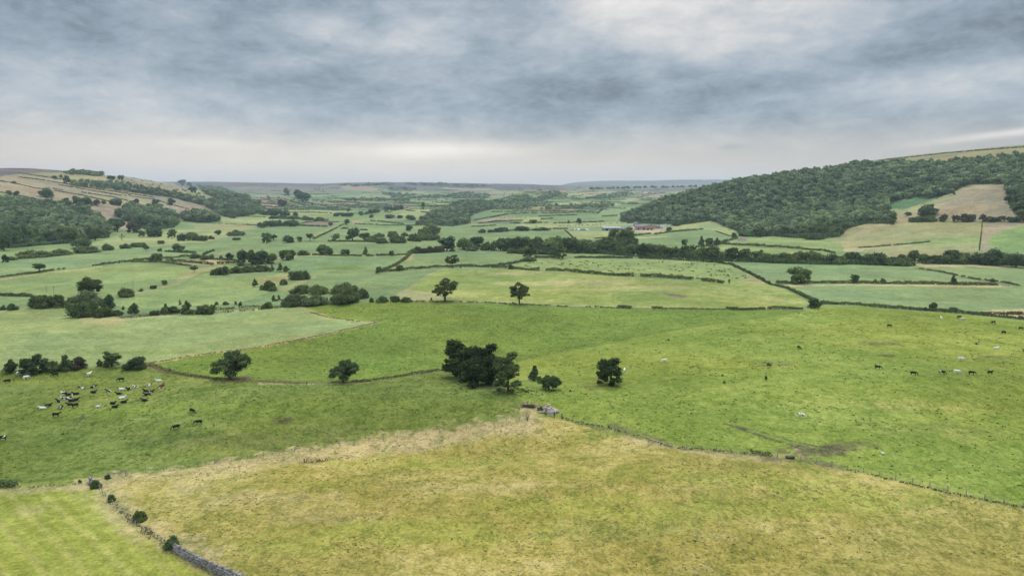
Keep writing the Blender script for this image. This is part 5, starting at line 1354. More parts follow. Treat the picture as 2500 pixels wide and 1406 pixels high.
FAR = [
 [(1200, 541), (1240, 540), (1277, 539)], [(1245, 546), (1290, 545), (1338, 544)], [(1351, 546), (1410, 544), (1475, 542)], [(1313, 529), (1360, 527), (1407, 526)], [(1200, 531), (1240, 523), (1318, 521), (1460, 519)],
 [(1200, 518), (1300, 517), (1452, 516)], [(1459, 521), (1472, 512)], [(1469, 529), (1507, 527)], [(1326, 503), (1380, 503), (1435, 503)], [(1435, 501), (1447, 493)], [(1447, 493), (1519, 495), (1558, 495)], [(1322, 495), (1393, 493)],
 [(1343, 478), (1418, 479)], [(1407, 470), (1462, 468)], [(1536, 478), (1620, 471)], [(1555, 484), (1590, 475), (1625, 472)], [(800, 494), (882, 495)], [(892, 497), (948, 499)], [(800, 507), (867, 503)], [(859, 508), (943, 508)], [(879, 525), (929, 517)],
 [(800, 521), (876, 522)], [(938, 518), (956, 519)], [(990, 514), (1013, 516)], [(1027, 518), (1060, 522)], [(832, 559), (849, 559)], [(879, 562), (897, 563)], [(657, 533), (720, 535), (803, 538)],
 [(840, 502), (1000, 504), (1100, 504)], [(650, 512), (760, 510), (860, 513)], [(760, 500), (840, 501)], [(1320, 536), (1350, 534)], [(1480, 474), (1530, 473)], [(1420, 486), (1500, 482)], [(700, 519), (800, 520)],
]
for i, pts in enumerate(FAR):
    hedge('hedge', pts, 2.6, 2.6, 'thin dark hedge line on the distant valley floor', 'hedge', group='distant hedge lines of the valley', gap=.12, nsub=4)
HILL = [
 [(45, 423), (91, 430), (155, 439)], [(45, 433), (101, 440), (145, 447), (171, 451)], [(171, 452), (252, 465), (378, 483)], [(0, 443), (40, 449), (81, 459), (101, 462)], [(101, 462), (131, 466), (198, 477), (269, 493)], [(0, 470), (34, 475), (87, 487), (141, 497)],
 [(126, 460), (155, 466)], [(143, 452), (242, 469), (296, 478)], [(198, 470), (277, 482), (324, 494)], [(304, 478), (378, 488), (412, 498)], [(425, 502), (462, 512)],
 [(568, 486), (610, 482), (642, 485), (686, 498)], [(652, 484), (694, 486), (730, 498), (745, 503)],
]
for i, pts in enumerate(HILL):
    hedge('field_wall', pts, 2.1, 1.7, 'dark boundary wall with thorns crossing the brown left hillside', 'heather', 'wall', 'boundary walls of the left hillside', gap=.06)
hedge('field_wall', [(320, 434), (370, 441), (420, 449)], 1.8, 1.6, 'dark wall along the skyline end of the left hill', 'heather', 'wall')
hedge('field_wall', [(2145, 393), (2230, 384), (2320, 374), (2420, 366), (2520, 359), (2640, 350)], 2.2, 1.6, 'dark wall along the skyline of the right hill', 'heather', 'wall')

# ------------------------------------------------------------------ long grass and rushes along banks, tufts in the pastures
RV, RF, RT, RN = [], [], [], 0
def rough(pts, h, wd, mat, seed, dens=.6):
    global RN
    w = path(pts, 6); d = w[:, 1].mean()
    v, f, t = hedge_arrays(w, h, wd, max(.30, d * .0011), seed, .4, .12, dens=dens, straw=True)
    RV.append((mat, v, f, t))
rough([(360, 888), (400, 907), (520, 925), (650, 933), (745, 937)], .5, 2.2, 'straw', 1, .35)
rough([(370, 892), (440, 914), (540, 927)], .55, 2.0, 'rank', 2, .5)
rough([(860, 934), (950, 923), (1020, 911), (1075, 904)], .6, 2.6, 'rank', 3, .6)
rough([(860, 934), (950, 923), (1020, 911), (1075, 904)], .5, 2.2, 'straw', 4, .25)
rough([(918, 788), (800, 816), (620, 850), (480, 867), (362, 888)], .45, 1.4, 'straw', 5, .45)
rough([(755, 762), (800, 775), (880, 786)], .5, 1.0, 'rank', 6, .4)
rough([(1000, 737), (1100, 737), (1240, 742), (1400, 750), (1510, 752)], .8, 1.6, 'rank', 7, .6)
rough([(1620, 754), (1770, 756)], .7, 1.4, 'rank', 8, .6)
rough([(290, 777), (400, 769), (520, 765), (640, 756), (700, 750)], .8, 3.0, 'rank', 9, .5)
rough([(500, 757), (560, 754), (640, 748)], 1.0, 3.0, 'rank', 10, .6)
rough([(1480, 1043), (1560, 1066), (1640, 1092)], .35, .9, 'rank', 11, .3)
rough([(1640, 1093), (1700, 1097), (1860, 1112), (1900, 1116)], .5, .8, 'rank', 12, .4)
rough([(1830, 1105), (1880, 1112)], .9, 1.6, 'tuft', 13, 1.0)
rough([(1370, 1020), (1400, 1030), (1470, 1042)], .5, 1.0, 'rank', 14, .4)
rough([(2060, 1146), (2150, 1166), (2300, 1200), (2500, 1240)], .4, .7, 'rank', 15, .35)
rough([(0, 1194), (222, 1182)], .4, 1.2, 'straw', 16, .3)
rough([(290, 1250), (345, 1295), (430, 1350), (540, 1410)], .28, 1.2, 'straw', 17, .2)
rough([(265, 1220), (340, 1282), (420, 1340)], .3, 1.0, 'rank', 18, .18)
rough([(0, 908), (100, 906), (230, 898)], .5, 1.4, 'rank', 19, .5)
rough([(1180, 925), (1260, 950), (1300, 958)], .5, 3.0, 'rank', 20, .4)
rough([(730, 1128), (800, 1122)], .22, 3.0, 'brown', 21, .3)
def tufts(poly, n, h0, h1, mat, seed, cl=.5, flat=1.0):
    w = world_poly(poly); r = np.random.default_rng(seed)
    x0, y0 = w.min(0); x1, y1 = w.max(0)
    x = r.uniform(x0, x1, n * 4); y = r.uniform(y0, y1, n * 4)
    k = in_poly(x, y, w) & (vnoise(x / 9, y / 7, seed) + .5 + r.uniform(-.25, .25, len(x)) > cl)
    x, y = x[k][:n], y[k][:n]; N = len(x); z = H(x, y)
    b = 5; s = r.uniform(h0, h1, N)
    c = np.repeat(np.stack([x, y, z], 1), b, 0); ss = np.repeat(s, b)
    c = c + r.normal(size=(N * b, 3)) * np.stack([ss * .9, ss * .7, ss * 0], 1); c[:, 2] += ss * .32
    nn = unit(np.stack([r.normal(size=N * b), r.normal(size=N * b), r.uniform(.1, flat, N * b)], 1))
    v = quads(c, nn, ss * 1.1, r)
    RV.append((mat, v, np.arange(len(v)).reshape(-1, 4), np.repeat(np.repeat(np.clip(r.normal(.4, .25, N), 0, 1), b), 4)))
PR = [(1300, 905), (1500, 845), (1750, 800), (2000, 755), (2500, 790), (2700, 820), (2700, 1270), (2500, 1230), (1960, 1118), (1660, 1090), (1420, 1030), (1300, 985)]
PLC = [(0, 915), (350, 895), (640, 940), (1075, 912), (1240, 965), (1290, 1018), (640, 1112), (255, 1166), (0, 1184), (-100, 1184), (-100, 925)]
PM = [(760, 762), (960, 742), (1300, 750), (1900, 764), (1500, 832), (1240, 890), (900, 925), (560, 922), (420, 900), (600, 855), (920, 792)]
PD = [(300, 1175), (1000, 1072), (1320, 1025), (1640, 1100), (2500, 1245), (2600, 1270), (2600, 1430), (560, 1430), (430, 1330)]
tufts(PR, 2600, .08, .30, 'tuft', 31, .52); tufts(PLC, 1800, .08, .26, 'tuft', 32, .52); tufts(PM, 1900, .08, .28, 'tuft', 33, .5)
tufts(PD, 3000, .08, .20, 'straw', 35, .5)
tufts([(1290, 634), (1740, 642), (1860, 690), (1500, 670), (1260, 654)], 160, .5, 1.0, 'tuft', 36, .5)
tufts([(1190, 935), (1300, 945), (1380, 958), (1300, 970), (1240, 965)], 130, .12, .35, 'tuft', 37, .3)
tufts([(1830, 880), (1965, 882), (1960, 896), (1830, 902)], 60, .08, .25, 'rank', 38, .4)
tufts([(2390, 763), (2500, 762), (2500, 778), (2430, 772)], 110, .4, .8, 'brown', 39, .3)
names = {'straw': 'dry_grass', 'rank': 'rank_grass', 'tuft': 'grass_tufts'}
for mt in sorted({q[0] for q in RV}):
    vs, fs, ts, o = [], [], [], 0
    for m_, v, f, t in RV:
        if m_ != mt: continue
        vs.append(v); fs.append(f + o); ts.append(t); o += len(v)
    nm = names.get(mt, 'weeds')
    tag(link(nm, mesh_np(nm, np.concatenate(vs), [np.concatenate(fs)], [M[mt]], False, {'tint': ('FLOAT', 'POINT', np.concatenate(ts))})), kind='stuff')
# ------------------------------------------------------------------ cattle
def skin_body(chains, name):
    """chains: lists of (x, y, z, radius); later chains start at a vertex (chain, index) of an earlier one"""
    me = bpy.data.meshes.new(name); bm = bmesh.new(); lay = bm.verts.layers.skin.verify()
    made = []
    for start, pts in chains:
        vs = []
        prev = made[start[0]][start[1]] if start else None
        for p in pts:
            v = bm.verts.new(p[:3]); v[lay].radius = (p[3], p[3]); vs.append(v)
            if prev is not None: bm.edges.new((prev, v))
            prev = v
        made.append(vs)
    made[0][0][lay].use_root = True
    bm.to_mesh(me); bm.free()
    o = bpy.data.objects.new(name, me); COL.objects.link(o)
    o.modifiers.new('s', 'SKIN'); m = o.modifiers.new('u', 'SUBSURF'); m.levels = 1; m.render_levels = 1
    dg = bpy.context.evaluated_depsgraph_get()
    out = bpy.data.meshes.new_from_object(o.evaluated_get(dg))
    bpy.data.objects.remove(o); bpy.data.meshes.remove(me)
    out.name = name
    for p in out.polygons: p.use_smooth = True
    return out

TRUNK = [(-.88, 0, 1.26, .27), (-.55, 0, 1.20, .37), (0, 0, 1.12, .41), (.45, 0, 1.16, .37), (.78, 0, 1.22, .29)]
def legs(s):
    return [((0, 3), [(.62, s * .20, .82, .13), (.64, s * .21, .46, .075), (.62, s * .21, .22, .055), (.65, s * .21, .02, .065)]),
            ((0, 0), [(-.74, s * .22, .92, .19), (-.62, s * .23, .68, .12), (-.84, s * .22, .44, .07), (-.78, s * .22, .20, .055), (-.74, s * .22, .02, .065)])]
TAIL = ((0, 0), [(-1.10, 0, 1.30, .05), (-1.17, 0, .95, .03), (-1.15, 0, .55, .05)])
UDDER = ((0, 1), [(-.48, 0, .78, .17)])
def heads(pts): return [((0, 4), pts)]
def ears(ci, vi, p):
    return [((ci, vi), [(p[0], p[1] + s * .17, p[2] + .05, .05), (p[0] - .02, p[1] + s * .30, p[2] + .03, .03)]) for s in (-1, 1)]
def cow_mesh(pose):
    if pose == 'lie':
        ch = [(None, [(-.80, 0, .50, .30), (-.45, 0, .46, .38), (0, 0, .44, .40), (.42, 0, .48, .36), (.72, 0, .58, .27)]),
              ((0, 4), [(.95, .04, .86, .18), (1.16, .10, 1.06, .16), (1.34, .15, .98, .13), (1.50, .18, .84, .085)])]
        ch += ears(1, 1, (1.12, .09, 1.14))
        for s in (-1, 1):
            ch += [((0, 3), [(.60, s * .30, .26, .11), (.86, s * .32, .12, .07), (.60, s * .36, .07, .06)]), ((0, 0), [(-.50, s * .36, .30, .18), (-.12, s * .44, .16, .09), (-.40, s * .48, .07, .06)])]
        ch += [((0, 0), [(-1.02, .05, .52, .05), (-1.16, .15, .22, .035), (-1.05, .35, .06, .045)])]
    else:
        hd = {'graze': [(1.05, 0, 1.12, .21), (1.30, .03, .80, .16), (1.46, .05, .48, .15), (1.54, .06, .30, .115), (1.60, .06, .13, .08)],
              'turn': [(1.02, .08, 1.10, .21), (1.20, .28, .78, .16), (1.30, .44, .46, .15), (1.34, .52, .28, .115), (1.37, .57, .12, .08)],
              'stand': [(1.02, 0, 1.36, .22), (1.26, 0, 1.52, .17), (1.46, 0, 1.56, .155), (1.62, 0, 1.46, .12), (1.76, 0, 1.34, .09)]}[pose]
        ch = [(None, TRUNK)] + heads(hd) + ears(1, 2, hd[2]) + legs(1) + legs(-1) + [TAIL, UDDER]
    return skin_body(ch, 'cow')

def cow_material():
    m, nt, out = new_mat('hide'); b = NB(nt)
    oi = b.node('ShaderNodeObjectInfo')
    sc = b.node('ShaderNodeSeparateColor'); b.put(sc.inputs[0], oi.outputs['Color'])
    P = b.node('ShaderNodeTexCoord').outputs['Object']
    off = b.node('ShaderNodeCombineXYZ'); b.put(off.inputs[0], b.mul(sc.outputs[1], 37.0)); b.put(off.inputs[1], b.mul(sc.outputs[1], 91.0)); off.inputs[2].default_value = 0
    ad = b.node('ShaderNodeVectorMath', operation='ADD'); b.put(ad.inputs[0], P); b.put(ad.inputs[1], off.outputs[0])
    n = b.noise(ad.outputs[0], 1.25, 1.5, .4, .3)
    thr = b.sub(.86, b.mul(sc.outputs[0], .66))
    sp = b.node('ShaderNodeSeparateXYZ'); b.put(sp.inputs[0], P)
    belly = b.mul(b.ramp(sp.outputs[2], .75, .25), .13)          # lower legs and belly are usually white
    w = b.ramp(b.sub(b.add(n, belly), thr), -.012, .012)
    dark = b.mix(sc.outputs[2], (.010, .009, .009, 1), (.11, .036, .015, 1))
    col = b.mix(w, dark, (.74, .70, .64, 1))
    b.principled(out, col, .75, .2)
    return m
M['hide'] = cow_material()
COWM = {}
for ps in ('graze', 'turn', 'stand', 'lie'):
    COWM[ps] = cow_mesh(ps); COWM[ps].materials.clear(); COWM[ps].materials.append(M['hide'])
NC = 0
def cow(px, py, pose, face, white, label, group=None, red=0.0, size=1.0, name='cow', cat='cow'):
    global NC
    p = G1(px, py); o = link(name, COWM[pose], (p[0], p[1], p[2] - .03))
    o.rotation_euler = (0, 0, math.radians(face)); o.scale = (size * .88,) * 3
    o.color = (white if white > .75 else white * .8, (NC * .137) % 1, red, 1); NC += 1
    tag(o, label, cat, group)
G_L, G_R = 'cows resting in the left pasture', 'cows grazing in the right pasture'
COWS = [
 (18, 935, 'graze', 200, .12, 'mostly black cow grazing below the pointed dark tree', G_L), (48, 916, 'stand', 20, .85, 'whitish cow with dark face under the largest dark tree', G_L),
 (64, 926, 'graze', 60, .78, 'grey-white cow just below the whitish one by the trees', G_L), (135, 919, 'turn', 200, .35, 'black and white cow grazing below the pointed tree row', G_L),
 (218, 918, 'stand', 80, .97, 'white cow seen from behind, below the bronze bush', G_L), (296, 931, 'graze', 190, .05, 'black cow grazing alone between the bush and the herd', G_L),
 (388, 931, 'lie', 200, .92, 'cream white cow lying at the upper right of the herd', G_L), (395, 943, 'lie', 70, .05, 'red-brown cow at the right of the herd', G_L),
 (392, 948, 'lie', 10, .45, 'black and white cow lying in front of the red-brown cow', G_L), (362, 943, 'lie', 0, .5, 'half black, half white cow lying left of the red-brown cow', G_L),
 (200, 950, 'lie', 180, .6, 'white-rumped cow lying at the top of the herd', G_L), (226, 947, 'lie', 20, .5, 'patched cow lying right of the white-rumped one', G_L),
 (157, 966, 'stand', 170, .55, 'patched cow standing at the left top of the herd', G_L), (167, 965, 'lie', 250, .08, 'black cow lying beside the patched standing cow', G_L),
 (186, 963, 'lie', 200, .06, 'small black cow lying between two patched groups', G_L), (228, 959, 'lie', 0, .12, 'black cow with white tail end, below the patched pair', G_L),
 (265, 957, 'lie', 170, .6, 'white-sided cow with black back in mid herd', G_L), (298, 952, 'lie', 200, .65, 'white cow with black forequarters, middle of the herd', G_L),
 (315, 951, 'lie', 250, .4, 'black and white cow lying end-on in mid herd', G_L), (332, 947, 'lie', 170, .6, 'long white cow with black head lying above the black pair', G_L),
 (291, 963, 'lie', 190, .03, 'black cow lying above the pure white one', G_L), (298, 973, 'lie', 20, .98, 'pure white cow lying in the centre of the herd', G_L),
 (356, 956, 'lie', 160, .10, 'left black cow of the three at the right', G_L), (368, 958, 'lie', 10, .32, 'black cow with white rump, right of the three', G_L),
 (360, 965, 'lie', 200, .08, 'lowest black cow of the three at the right', G_L), (353, 979, 'lie', 180, .0, 'jet black cow lying alone low on the right', G_L),
 (144, 981, 'lie', 160, .55, 'patched cow lying at the left of the lower rows', G_L), (157, 975, 'lie', 180, .6, 'patched cow left of two lying nose to tail', G_L), (167, 974, 'lie', 10, .6, 'patched cow right of two lying nose to tail', G_L),
 (174, 980, 'lie', 190, .1, 'black cow lying beneath the nose-to-tail pair', G_L), (184, 978, 'lie', 20, .45, 'black cow with white flank at the right of that row', G_L),
 (118, 991, 'lie', 0, .3, 'large black cow with white hindquarters at the lower left', G_L), (104, 998, 'lie', 190, .93, 'pale cow lying in front of the large black one', G_L),
 (148, 997, 'lie', 330, .5, 'patched cow lying low in the left of the herd', G_L), (172, 989, 'lie', 200, .03, 'black cow lying left of the standing black one', G_L),
 (183, 995, 'stand', 240, .10, 'black cow standing with white socks at the herd bottom', G_L), (240, 994, 'lie', 340, .65, 'small white cow with dark back below the herd', G_L),
 (275, 986, 'lie', 350, .04, 'black cow lying left in the lower right row', G_L), (302, 983, 'lie', 10, .10, 'black cow with white rump in the lower right row', G_L), (280, 995, 'lie', 0, .3, 'black and white cow lowest in the lower right row', G_L),
 (137, 1018, 'stand', 10, .10, 'black cow standing alone below the herd', G_L), (6, 1075, 'graze', 200, .32, 'black cow with white belly at the left edge', G_L),
 (430, 1048, 'graze', 215, .12, 'black cow grazing left of the patched grazing one', G_L), (485, 1036, 'graze', 195, .3, 'black and white cow grazing by the electric fence', G_L), (469, 1008, 'graze', 330, .12, 'black cow grazing above the patched one by the electric fence', G_L),
 (2171, 799, 'graze', 0, .04, 'black cow grazing highest and alone on the bright pasture', G_R), (2298, 780, 'stand', 80, .97, 'white cow seen from behind below the hedge', G_R),
 (2342, 777, 'graze', 185, .06, 'black cow half behind a patched one below the hedge', G_R), (2349, 782, 'stand', 300, .7, 'patched white cow in front of the black one below the hedge', G_R),
 (2425, 790, 'graze', 185, .03, 'black cow grazing just below the weedy hedge', G_R), (2492, 805, 'graze', 350, .03, 'black cow grazing at the right edge', G_R), (2450, 815, 'turn', 0, .26, 'black cow with white legs left of the edge one', G_R),
 (2385, 840, 'lie', 20, .3, 'black cow with white rump lying on the bright pasture', G_R), (2432, 851, 'lie', 0, .97, 'white cow lying on the bright pasture', G_R), (2502, 858, 'lie', 100, .05, 'brown cow cut by the right edge', G_R),
 (2346, 880, 'graze', 330, .93, 'white cow with dark muzzle grazing above the row of five', G_R), (2143, 901, 'graze', 350, .22, 'black cow with white patch left of the row of five', G_R),
 (2230, 916, 'graze', 345, .16, 'black cow with white hind legs, first of the row', G_R), (2300, 914, 'graze', 350, .5, 'piebald cow in the row on the mound', G_R), (2336, 912, 'graze', 345, .85, 'white cow with black head in the row on the mound', G_R),
 (2372, 915, 'graze', 345, .14, 'black cow with pale legs right of the white one on the mound', G_R), (2417, 914, 'stand', 10, .0, 'all black cow last in the row on the mound', G_R),
 (1622, 884, 'graze', 190, .93, 'white cow with dark head alone in mid pasture', G_R), (1950, 852, 'turn', 280, .25, 'small dark cow facing the viewer in mid pasture', G_R), (1870, 927, 'graze', 75, .02, 'black cow end-on in mid pasture', G_R),
 (1956, 1019, 'graze', 330, .82, 'nearest cow, white with black patches, grazing on the bright slope', G_R), (1524, 909, 'stand', 75, .93, 'white cow half hidden behind the lone round tree', G_R),
]
for px, py, ps, fc, wh, lab, grp in COWS:
    cow(px, py, ps, fc, wh, lab, grp, red=1.0 if 'brown' in lab else 0.0)
r = np.random.default_rng(5)
for px, py in [(1405, 552), (1415, 551.5), (1422, 551), (1435, 550.5), (1447, 550), (1453, 549.5), (1457, 549.3), (1466, 549), (1477, 548), (1489, 547), (1493, 546.5), (1506, 545.5), (1517, 544.5), (1521, 544), (1365, 553), (1370, 552.6), (1377, 552.5), (1386, 552.3), (1391, 552.2), (1309, 554.5)]:
    cow(px, py, 'stand' if r.uniform() > .5 else 'graze', r.choice([0, 180, 20, 200]), .05, 'distant black cow in the line across the pasture left of the farm', 'distant cows left of the farm', size=1.25)
for px, py in [(1345, 553), (1395, 552), (1427, 551), (1512, 545)]:
    cow(px, py, 'stand', r.choice([0, 180]), .95, 'distant white cow in the line across the pasture left of the farm', 'distant white cows left of the farm', size=1.25)
for k in range(14):
    cow(1222 + 6.4 * k + r.uniform(-3, 3), 531 + r.uniform(-1.5, 3), 'graze', r.uniform(0, 360), .1, 'distant brown beast grazing in the pale far field', 'distant brown cattle', red=.8, size=1.3)
cow(1751, 560, 'graze', 0, .95, 'left one of two white cows at the wood corner', None, size=1.2); cow(1756, 559.6, 'graze', 180, .95, 'right one of two white cows at the wood corner', None, size=1.2)

# ------------------------------------------------------------------ fences, walls, gates and small things
def boxes(items):
    """items: (centre, half sizes, yaw, pitch) -> verts, quads"""
    vs, fs, o = [], [], 0
    cube = np.array([(x, y, z) for x in (-1, 1) for y in (-1, 1) for z in (-1, 1)], float)
    cf = np.array([(0, 1, 3, 2), (4, 6, 7, 5), (0, 4, 5, 1), (2, 3, 7, 6), (0, 2, 6, 4), (1, 5, 7, 3)])
    for c, h, yaw, pit in items:
        R = np.array(Matrix.Rotation(yaw, 3, 'Z') @ Matrix.Rotation(pit, 3, 'Y'))
        vs.append((cube * np.array(h)) @ R.T + np.array(c)); fs.append(cf + o); o += 8
    return np.concatenate(vs), np.concatenate(fs)

def part(name, items, mat, parent, origin):
    v, f = boxes(items); return link(name, mesh_np(name, v - np.array(origin), [f], [M[mat]]), parent=parent)

def empty(name, loc, label, cat, group=None):
    e = bpy.data.objects.new(name, None); COL.objects.link(e); e.location = loc; e.empty_display_size = .2
    return tag(e, label, cat, group)

def wire_fence(pts, gap, h, label, mat='fence', wires=(.3, .62, .95), th=.075, every=1, group=None, wmat='wire'):
    w = path(pts, 8)
    seg = np.hypot(*np.diff(w[:, :2], axis=0).T); s = np.concatenate([[0], np.cumsum(seg)])
    e = empty('wire_fence', tuple(w[0]), label, 'fence', group)
    rr = np.random.default_rng(int(s[-1] * 10)); ts = np.arange(0, s[-1], gap); tops = []
    base = boxes([((0, 0, h / 2 - .1), (th, th, h / 2 + .1), .2, 0)])
    me = mesh_np('post', base[0], [base[1]], [M[mat]])
    n = 0
    for t in ts:
        x, y = np.interp(t, s, w[:, 0]), np.interp(t, s, w[:, 1]); z = float(H(x, y)); tops.append((x, y, z))
        if n < 100:
            o = link('post', me, (x - w[0][0], y - w[0][1], z - w[0][2]), e); o.rotation_euler = (rr.normal(0, .05), rr.normal(0, .05), rr.uniform(0, 1)); o.scale = (1, 1, rr.uniform(.85, 1.12)); n += 1
    tops = np.array(tops) - w[0]
    ps = [tube(tops + np.array([0, 0, k * h]), [.011] * len(tops), 4) for k in wires]
    v, f = merge(ps); link('wire', mesh_np('wire', v, [f], [M[wmat]]), parent=e)
    return e
M['white'] = simple_mat('white_plastic', (.78, .77, .74), .5, .3)
M['steel'] = simple_mat('galvanised_steel', (.42, .45, .48), .4, .5, .15, 4, .3)
wire_fence([(1372, 1021), (1400, 1030), (1530, 1062), (1640, 1094), (1760, 1102), (1860, 1114), (1925, 1122)], 3.4, 1.2, 'post and wire fence between the dry field and the bright pasture, upper part')
wire_fence([(1955, 1125), (2100, 1151), (2250, 1186), (2500, 1239), (2640, 1270)], 3.2, 1.25, 'post and wire fence at the right, running down from the muddy gap')
wire_fence([(312, 1160), (640, 1116), (1000, 1066), (1285, 1025)], 3.6, 1.2, 'pale thin-posted wire fence along the top of the dry field', th=.05)
wire_fence([(243, 1196), (275, 1232), (330, 1285), (430, 1345)], 2.6, 1.2, 'wire fence with three bushes along the mown field', th=.05)
wire_fence([(5, 911), (100, 909), (200, 902), (262, 896)], 5.5, 1.3, 'grey posts below the row of dark trees', wires=(.5, .9))
wire_fence([(531, 952), (529, 990), (527, 1030), (526, 1080), (525, 1118)], 9, .8, 'line of thin white electric fence posts crossing the pasture', 'white', (.9,), .02, wmat='wire')
wire_fence([(1278, 990), (1290, 990), (1308, 991)], 1.2, 1.3, 'short row of posts behind the log heap', wires=(.9,))
wire_fence([(760, 939), (838, 936), (930, 928), (1070, 906)], 6, 1.1, 'sparse old posts along the reedy ditch', wires=(.8,))

def stone_material(name, a, c):
    m, nt, out = new_mat(name); b = NB(nt)
    t = b.node('ShaderNodeAttribute', attribute_name='tint').outputs['Fac']
    P = b.node('ShaderNodeTexCoord').outputs['Object']; n = b.noise(P, 5, 5, .7)
    col = b.scale(b.mix(t, rgba(a), rgba(c)), b.ramp(n, .3, .7, .65, 1.3))
    bp = b.node('ShaderNodeBump'); bp.inputs['Strength'].default_value = .6; b.put(bp.inputs['Height'], n)
    b.principled(out, col, .92, .1, bp.outputs[0]); return m
M['stone'] = stone_material('gritstone', (.12, .11, .10), (.36, .34, .32))
M['pinkstone'] = stone_material('broken_stone', (.28, .21, .17), (.62, .52, .43))
def stones(cs, hs, r):
    """rough stones: squashed, jittered icospheres"""
    iv, jf = ICO1; vs, fs, ts, o = [], [], [], 0
    for c, h in zip(cs, hs):
        R = np.array(Matrix.Rotation(r.uniform(-.25, .25), 3, 'X') @ Matrix.Rotation(h[3], 3, 'Z'))
        v = np.sign(iv) * np.abs(iv) ** .6 * (1 + r.normal(0, .07, iv.shape)) * np.array(h[:3])
        vs.append(v @ R.T + c); fs.append(jf + o); o += len(iv); ts.append(np.full(len(iv), r.uniform(0, 1)))
    return np.concatenate(vs), np.concatenate(fs), np.concatenate(ts)
def stone_wall(pts, h, wd, label, seed, ragged=0.0):
    r = np.random.default_rng(seed); w = path(pts, 8)
    seg = np.hypot(*np.diff(w[:, :2], axis=0).T); s = np.concatenate([[0], np.cumsum(seg)]); L = s[-1]
    cs, hs = [], []
    for lev in np.arange(.1, h, .2):
        for side in (-1, 1):
            t = r.uniform(0, .2)
            while t < L:
                ln = r.uniform(.12, .28)
                if r.uniform() > ragged * lev / h:
                    x, y = np.interp(t, s, w[:, 0]), np.interp(t, s, w[:, 1]); x2, y2 = np.interp(min(t + .3, L), s, w[:, 0]), np.interp(min(t + .3, L), s, w[:, 1])
                    a = math.atan2(y2 - y, x2 - x) if t + .05 < L else a; off = side * (wd * .5 - .12) * (1 - .25 * lev / h)
                    x, y = x - math.sin(a) * off, y + math.cos(a) * off
                    cs.append(np.array([x, y, float(H(x, y)) + lev])); hs.append((ln, .17, .115, a))
                t += ln * 1.9
    t = 0
    while t < L and ragged < .3:
        x, y = np.interp(t, s, w[:, 0]), np.interp(t, s, w[:, 1]); a = math.atan2(*(w[-1] - w[0])[[1, 0]])
        cs.append(np.array([x, y, float(H(x, y)) + h + .08])); hs.append((.08 + r.uniform(0, .06), .26, .17 * r.uniform(.8, 1.4), a)); t += r.uniform(.2, .34)
    v, f, tt = stones(cs, hs, r); o = w[0].copy()
    ob = link('stone_wall', mesh_np('stone_wall', v - o, [f], [M['stone']], False, {'tint': ('FLOAT', 'POINT', tt)}), o)
    tag(ob, label, 'wall')
stone_wall([(427, 1346), (480, 1376), (530, 1398), (600, 1428), (680, 1465)], 1.25, .75, 'grey dry-stone wall running out of the foreground from the dark bush', 1)
stone_wall([(221, 1177), (226, 1184), (229, 1189)], 1.5, .6, 'ruined stub of pale stone wall at the field corner', 2, .35)

r = np.random.default_rng(17)
c0 = G1(1337, 1004)
cs, hs = [], []
for k in range(420):
    a = r.uniform(0, 6.28); q = r.uniform(0, 1) ** .55; px_, py_ = math.cos(a) * q * 3.1, math.sin(a) * q * 2.0
    top = 1.5 * max(0, 1 - q ** 1.3) * (1 + .4 * math.sin(px_ * 2 + 1)) + .1
    cs.append(np.array([px_, py_, top * r.uniform(.55, 1.0) + .05])); s_ = r.uniform(.10, .30); hs.append((s_ * 1.3, s_, s_ * .8, r.uniform(0, 3)))
v, f, tt = stones(cs, hs, r)
tag(link('rubble_heap', mesh_np('rubble_heap', v, [f], [M['pinkstone']], False, {'tint': ('FLOAT', 'POINT', tt)}), tuple(c0)), 'heap of pinkish broken stone beside the metal gate', 'rubble heap')
c0 = G1(1291, 994); ps = []
for k in range(16):
    y_ = r.uniform(-.6, .6); z_ = .12 + .22 * (k % 3) + r.uniform(0, .1); l = r.uniform(.8, 1.7); x_ = r.uniform(-.9, .9); a = r.uniform(-.4, .4)
    ps.append(tube([(x_ - l * math.cos(a), y_ - l * math.sin(a), z_), (x_, y_, z_ + .05), (x_ + l * math.cos(a), y_ + l * math.sin(a), z_)], [.10, .12, .09], 6))
v, f = merge(ps); M['darkwood'] = simple_mat('old_timber', (.075, .050, .040), .9, .1, .4, 4)
tag(link('log_heap', mesh_np('log_heap', v, [f], [M['darkwood']]), tuple(c0)), 'heap of dark old timber left of the rubble', 'log heap')

def gate(p0, p1, h, rails, label, name, mat, postmat, postname='post'):
    a, b_ = G1(*p0), G1(*p1); L = math.hypot(b_[0] - a[0], b_[1] - a[1]); yaw = math.atan2(b_[1] - a[1], b_[0] - a[0]); pit = -math.atan2(b_[2] - a[2], L)
    e = empty(name, tuple(a), label, 'gate'); mid = (a + b_) / 2
    it = [((mid[0], mid[1], mid[2] + h * k), (L / 2 - .1, .022, .035), yaw, pit) for k in rails]
    part('rail', it, mat, e, a)
    ux = np.array([math.cos(yaw), math.sin(yaw)])
    st = [((a[0] + ux[0] * t * L, a[1] + ux[1] * t * L, a[2] + (b_[2] - a[2]) * t + h * .55), (.03, .03, h * .45), yaw, 0) for t in (.04, .34, .66, .96)]
    for q in st: part('stile', [q], mat, e, a)
    for q in (a, b_): part(postname, [((q[0], q[1], q[2] + h * .6), (.10, .10, h * .72), yaw, 0)], postmat, e, a)
gate((1333, 1012), (1353, 1019), 1.25, (.22, .4, .58, .78, 1.0), 'grey metal field gate in front of the stone heap', 'field_gate', 'steel', 'darkwood')
gate((264, 1167), (308, 1161), 1.1, (.25, .5, .75, 1.0), 'old grey wooden hurdle at the corner of the dry field', 'hurdle', 'fence', 'fence')
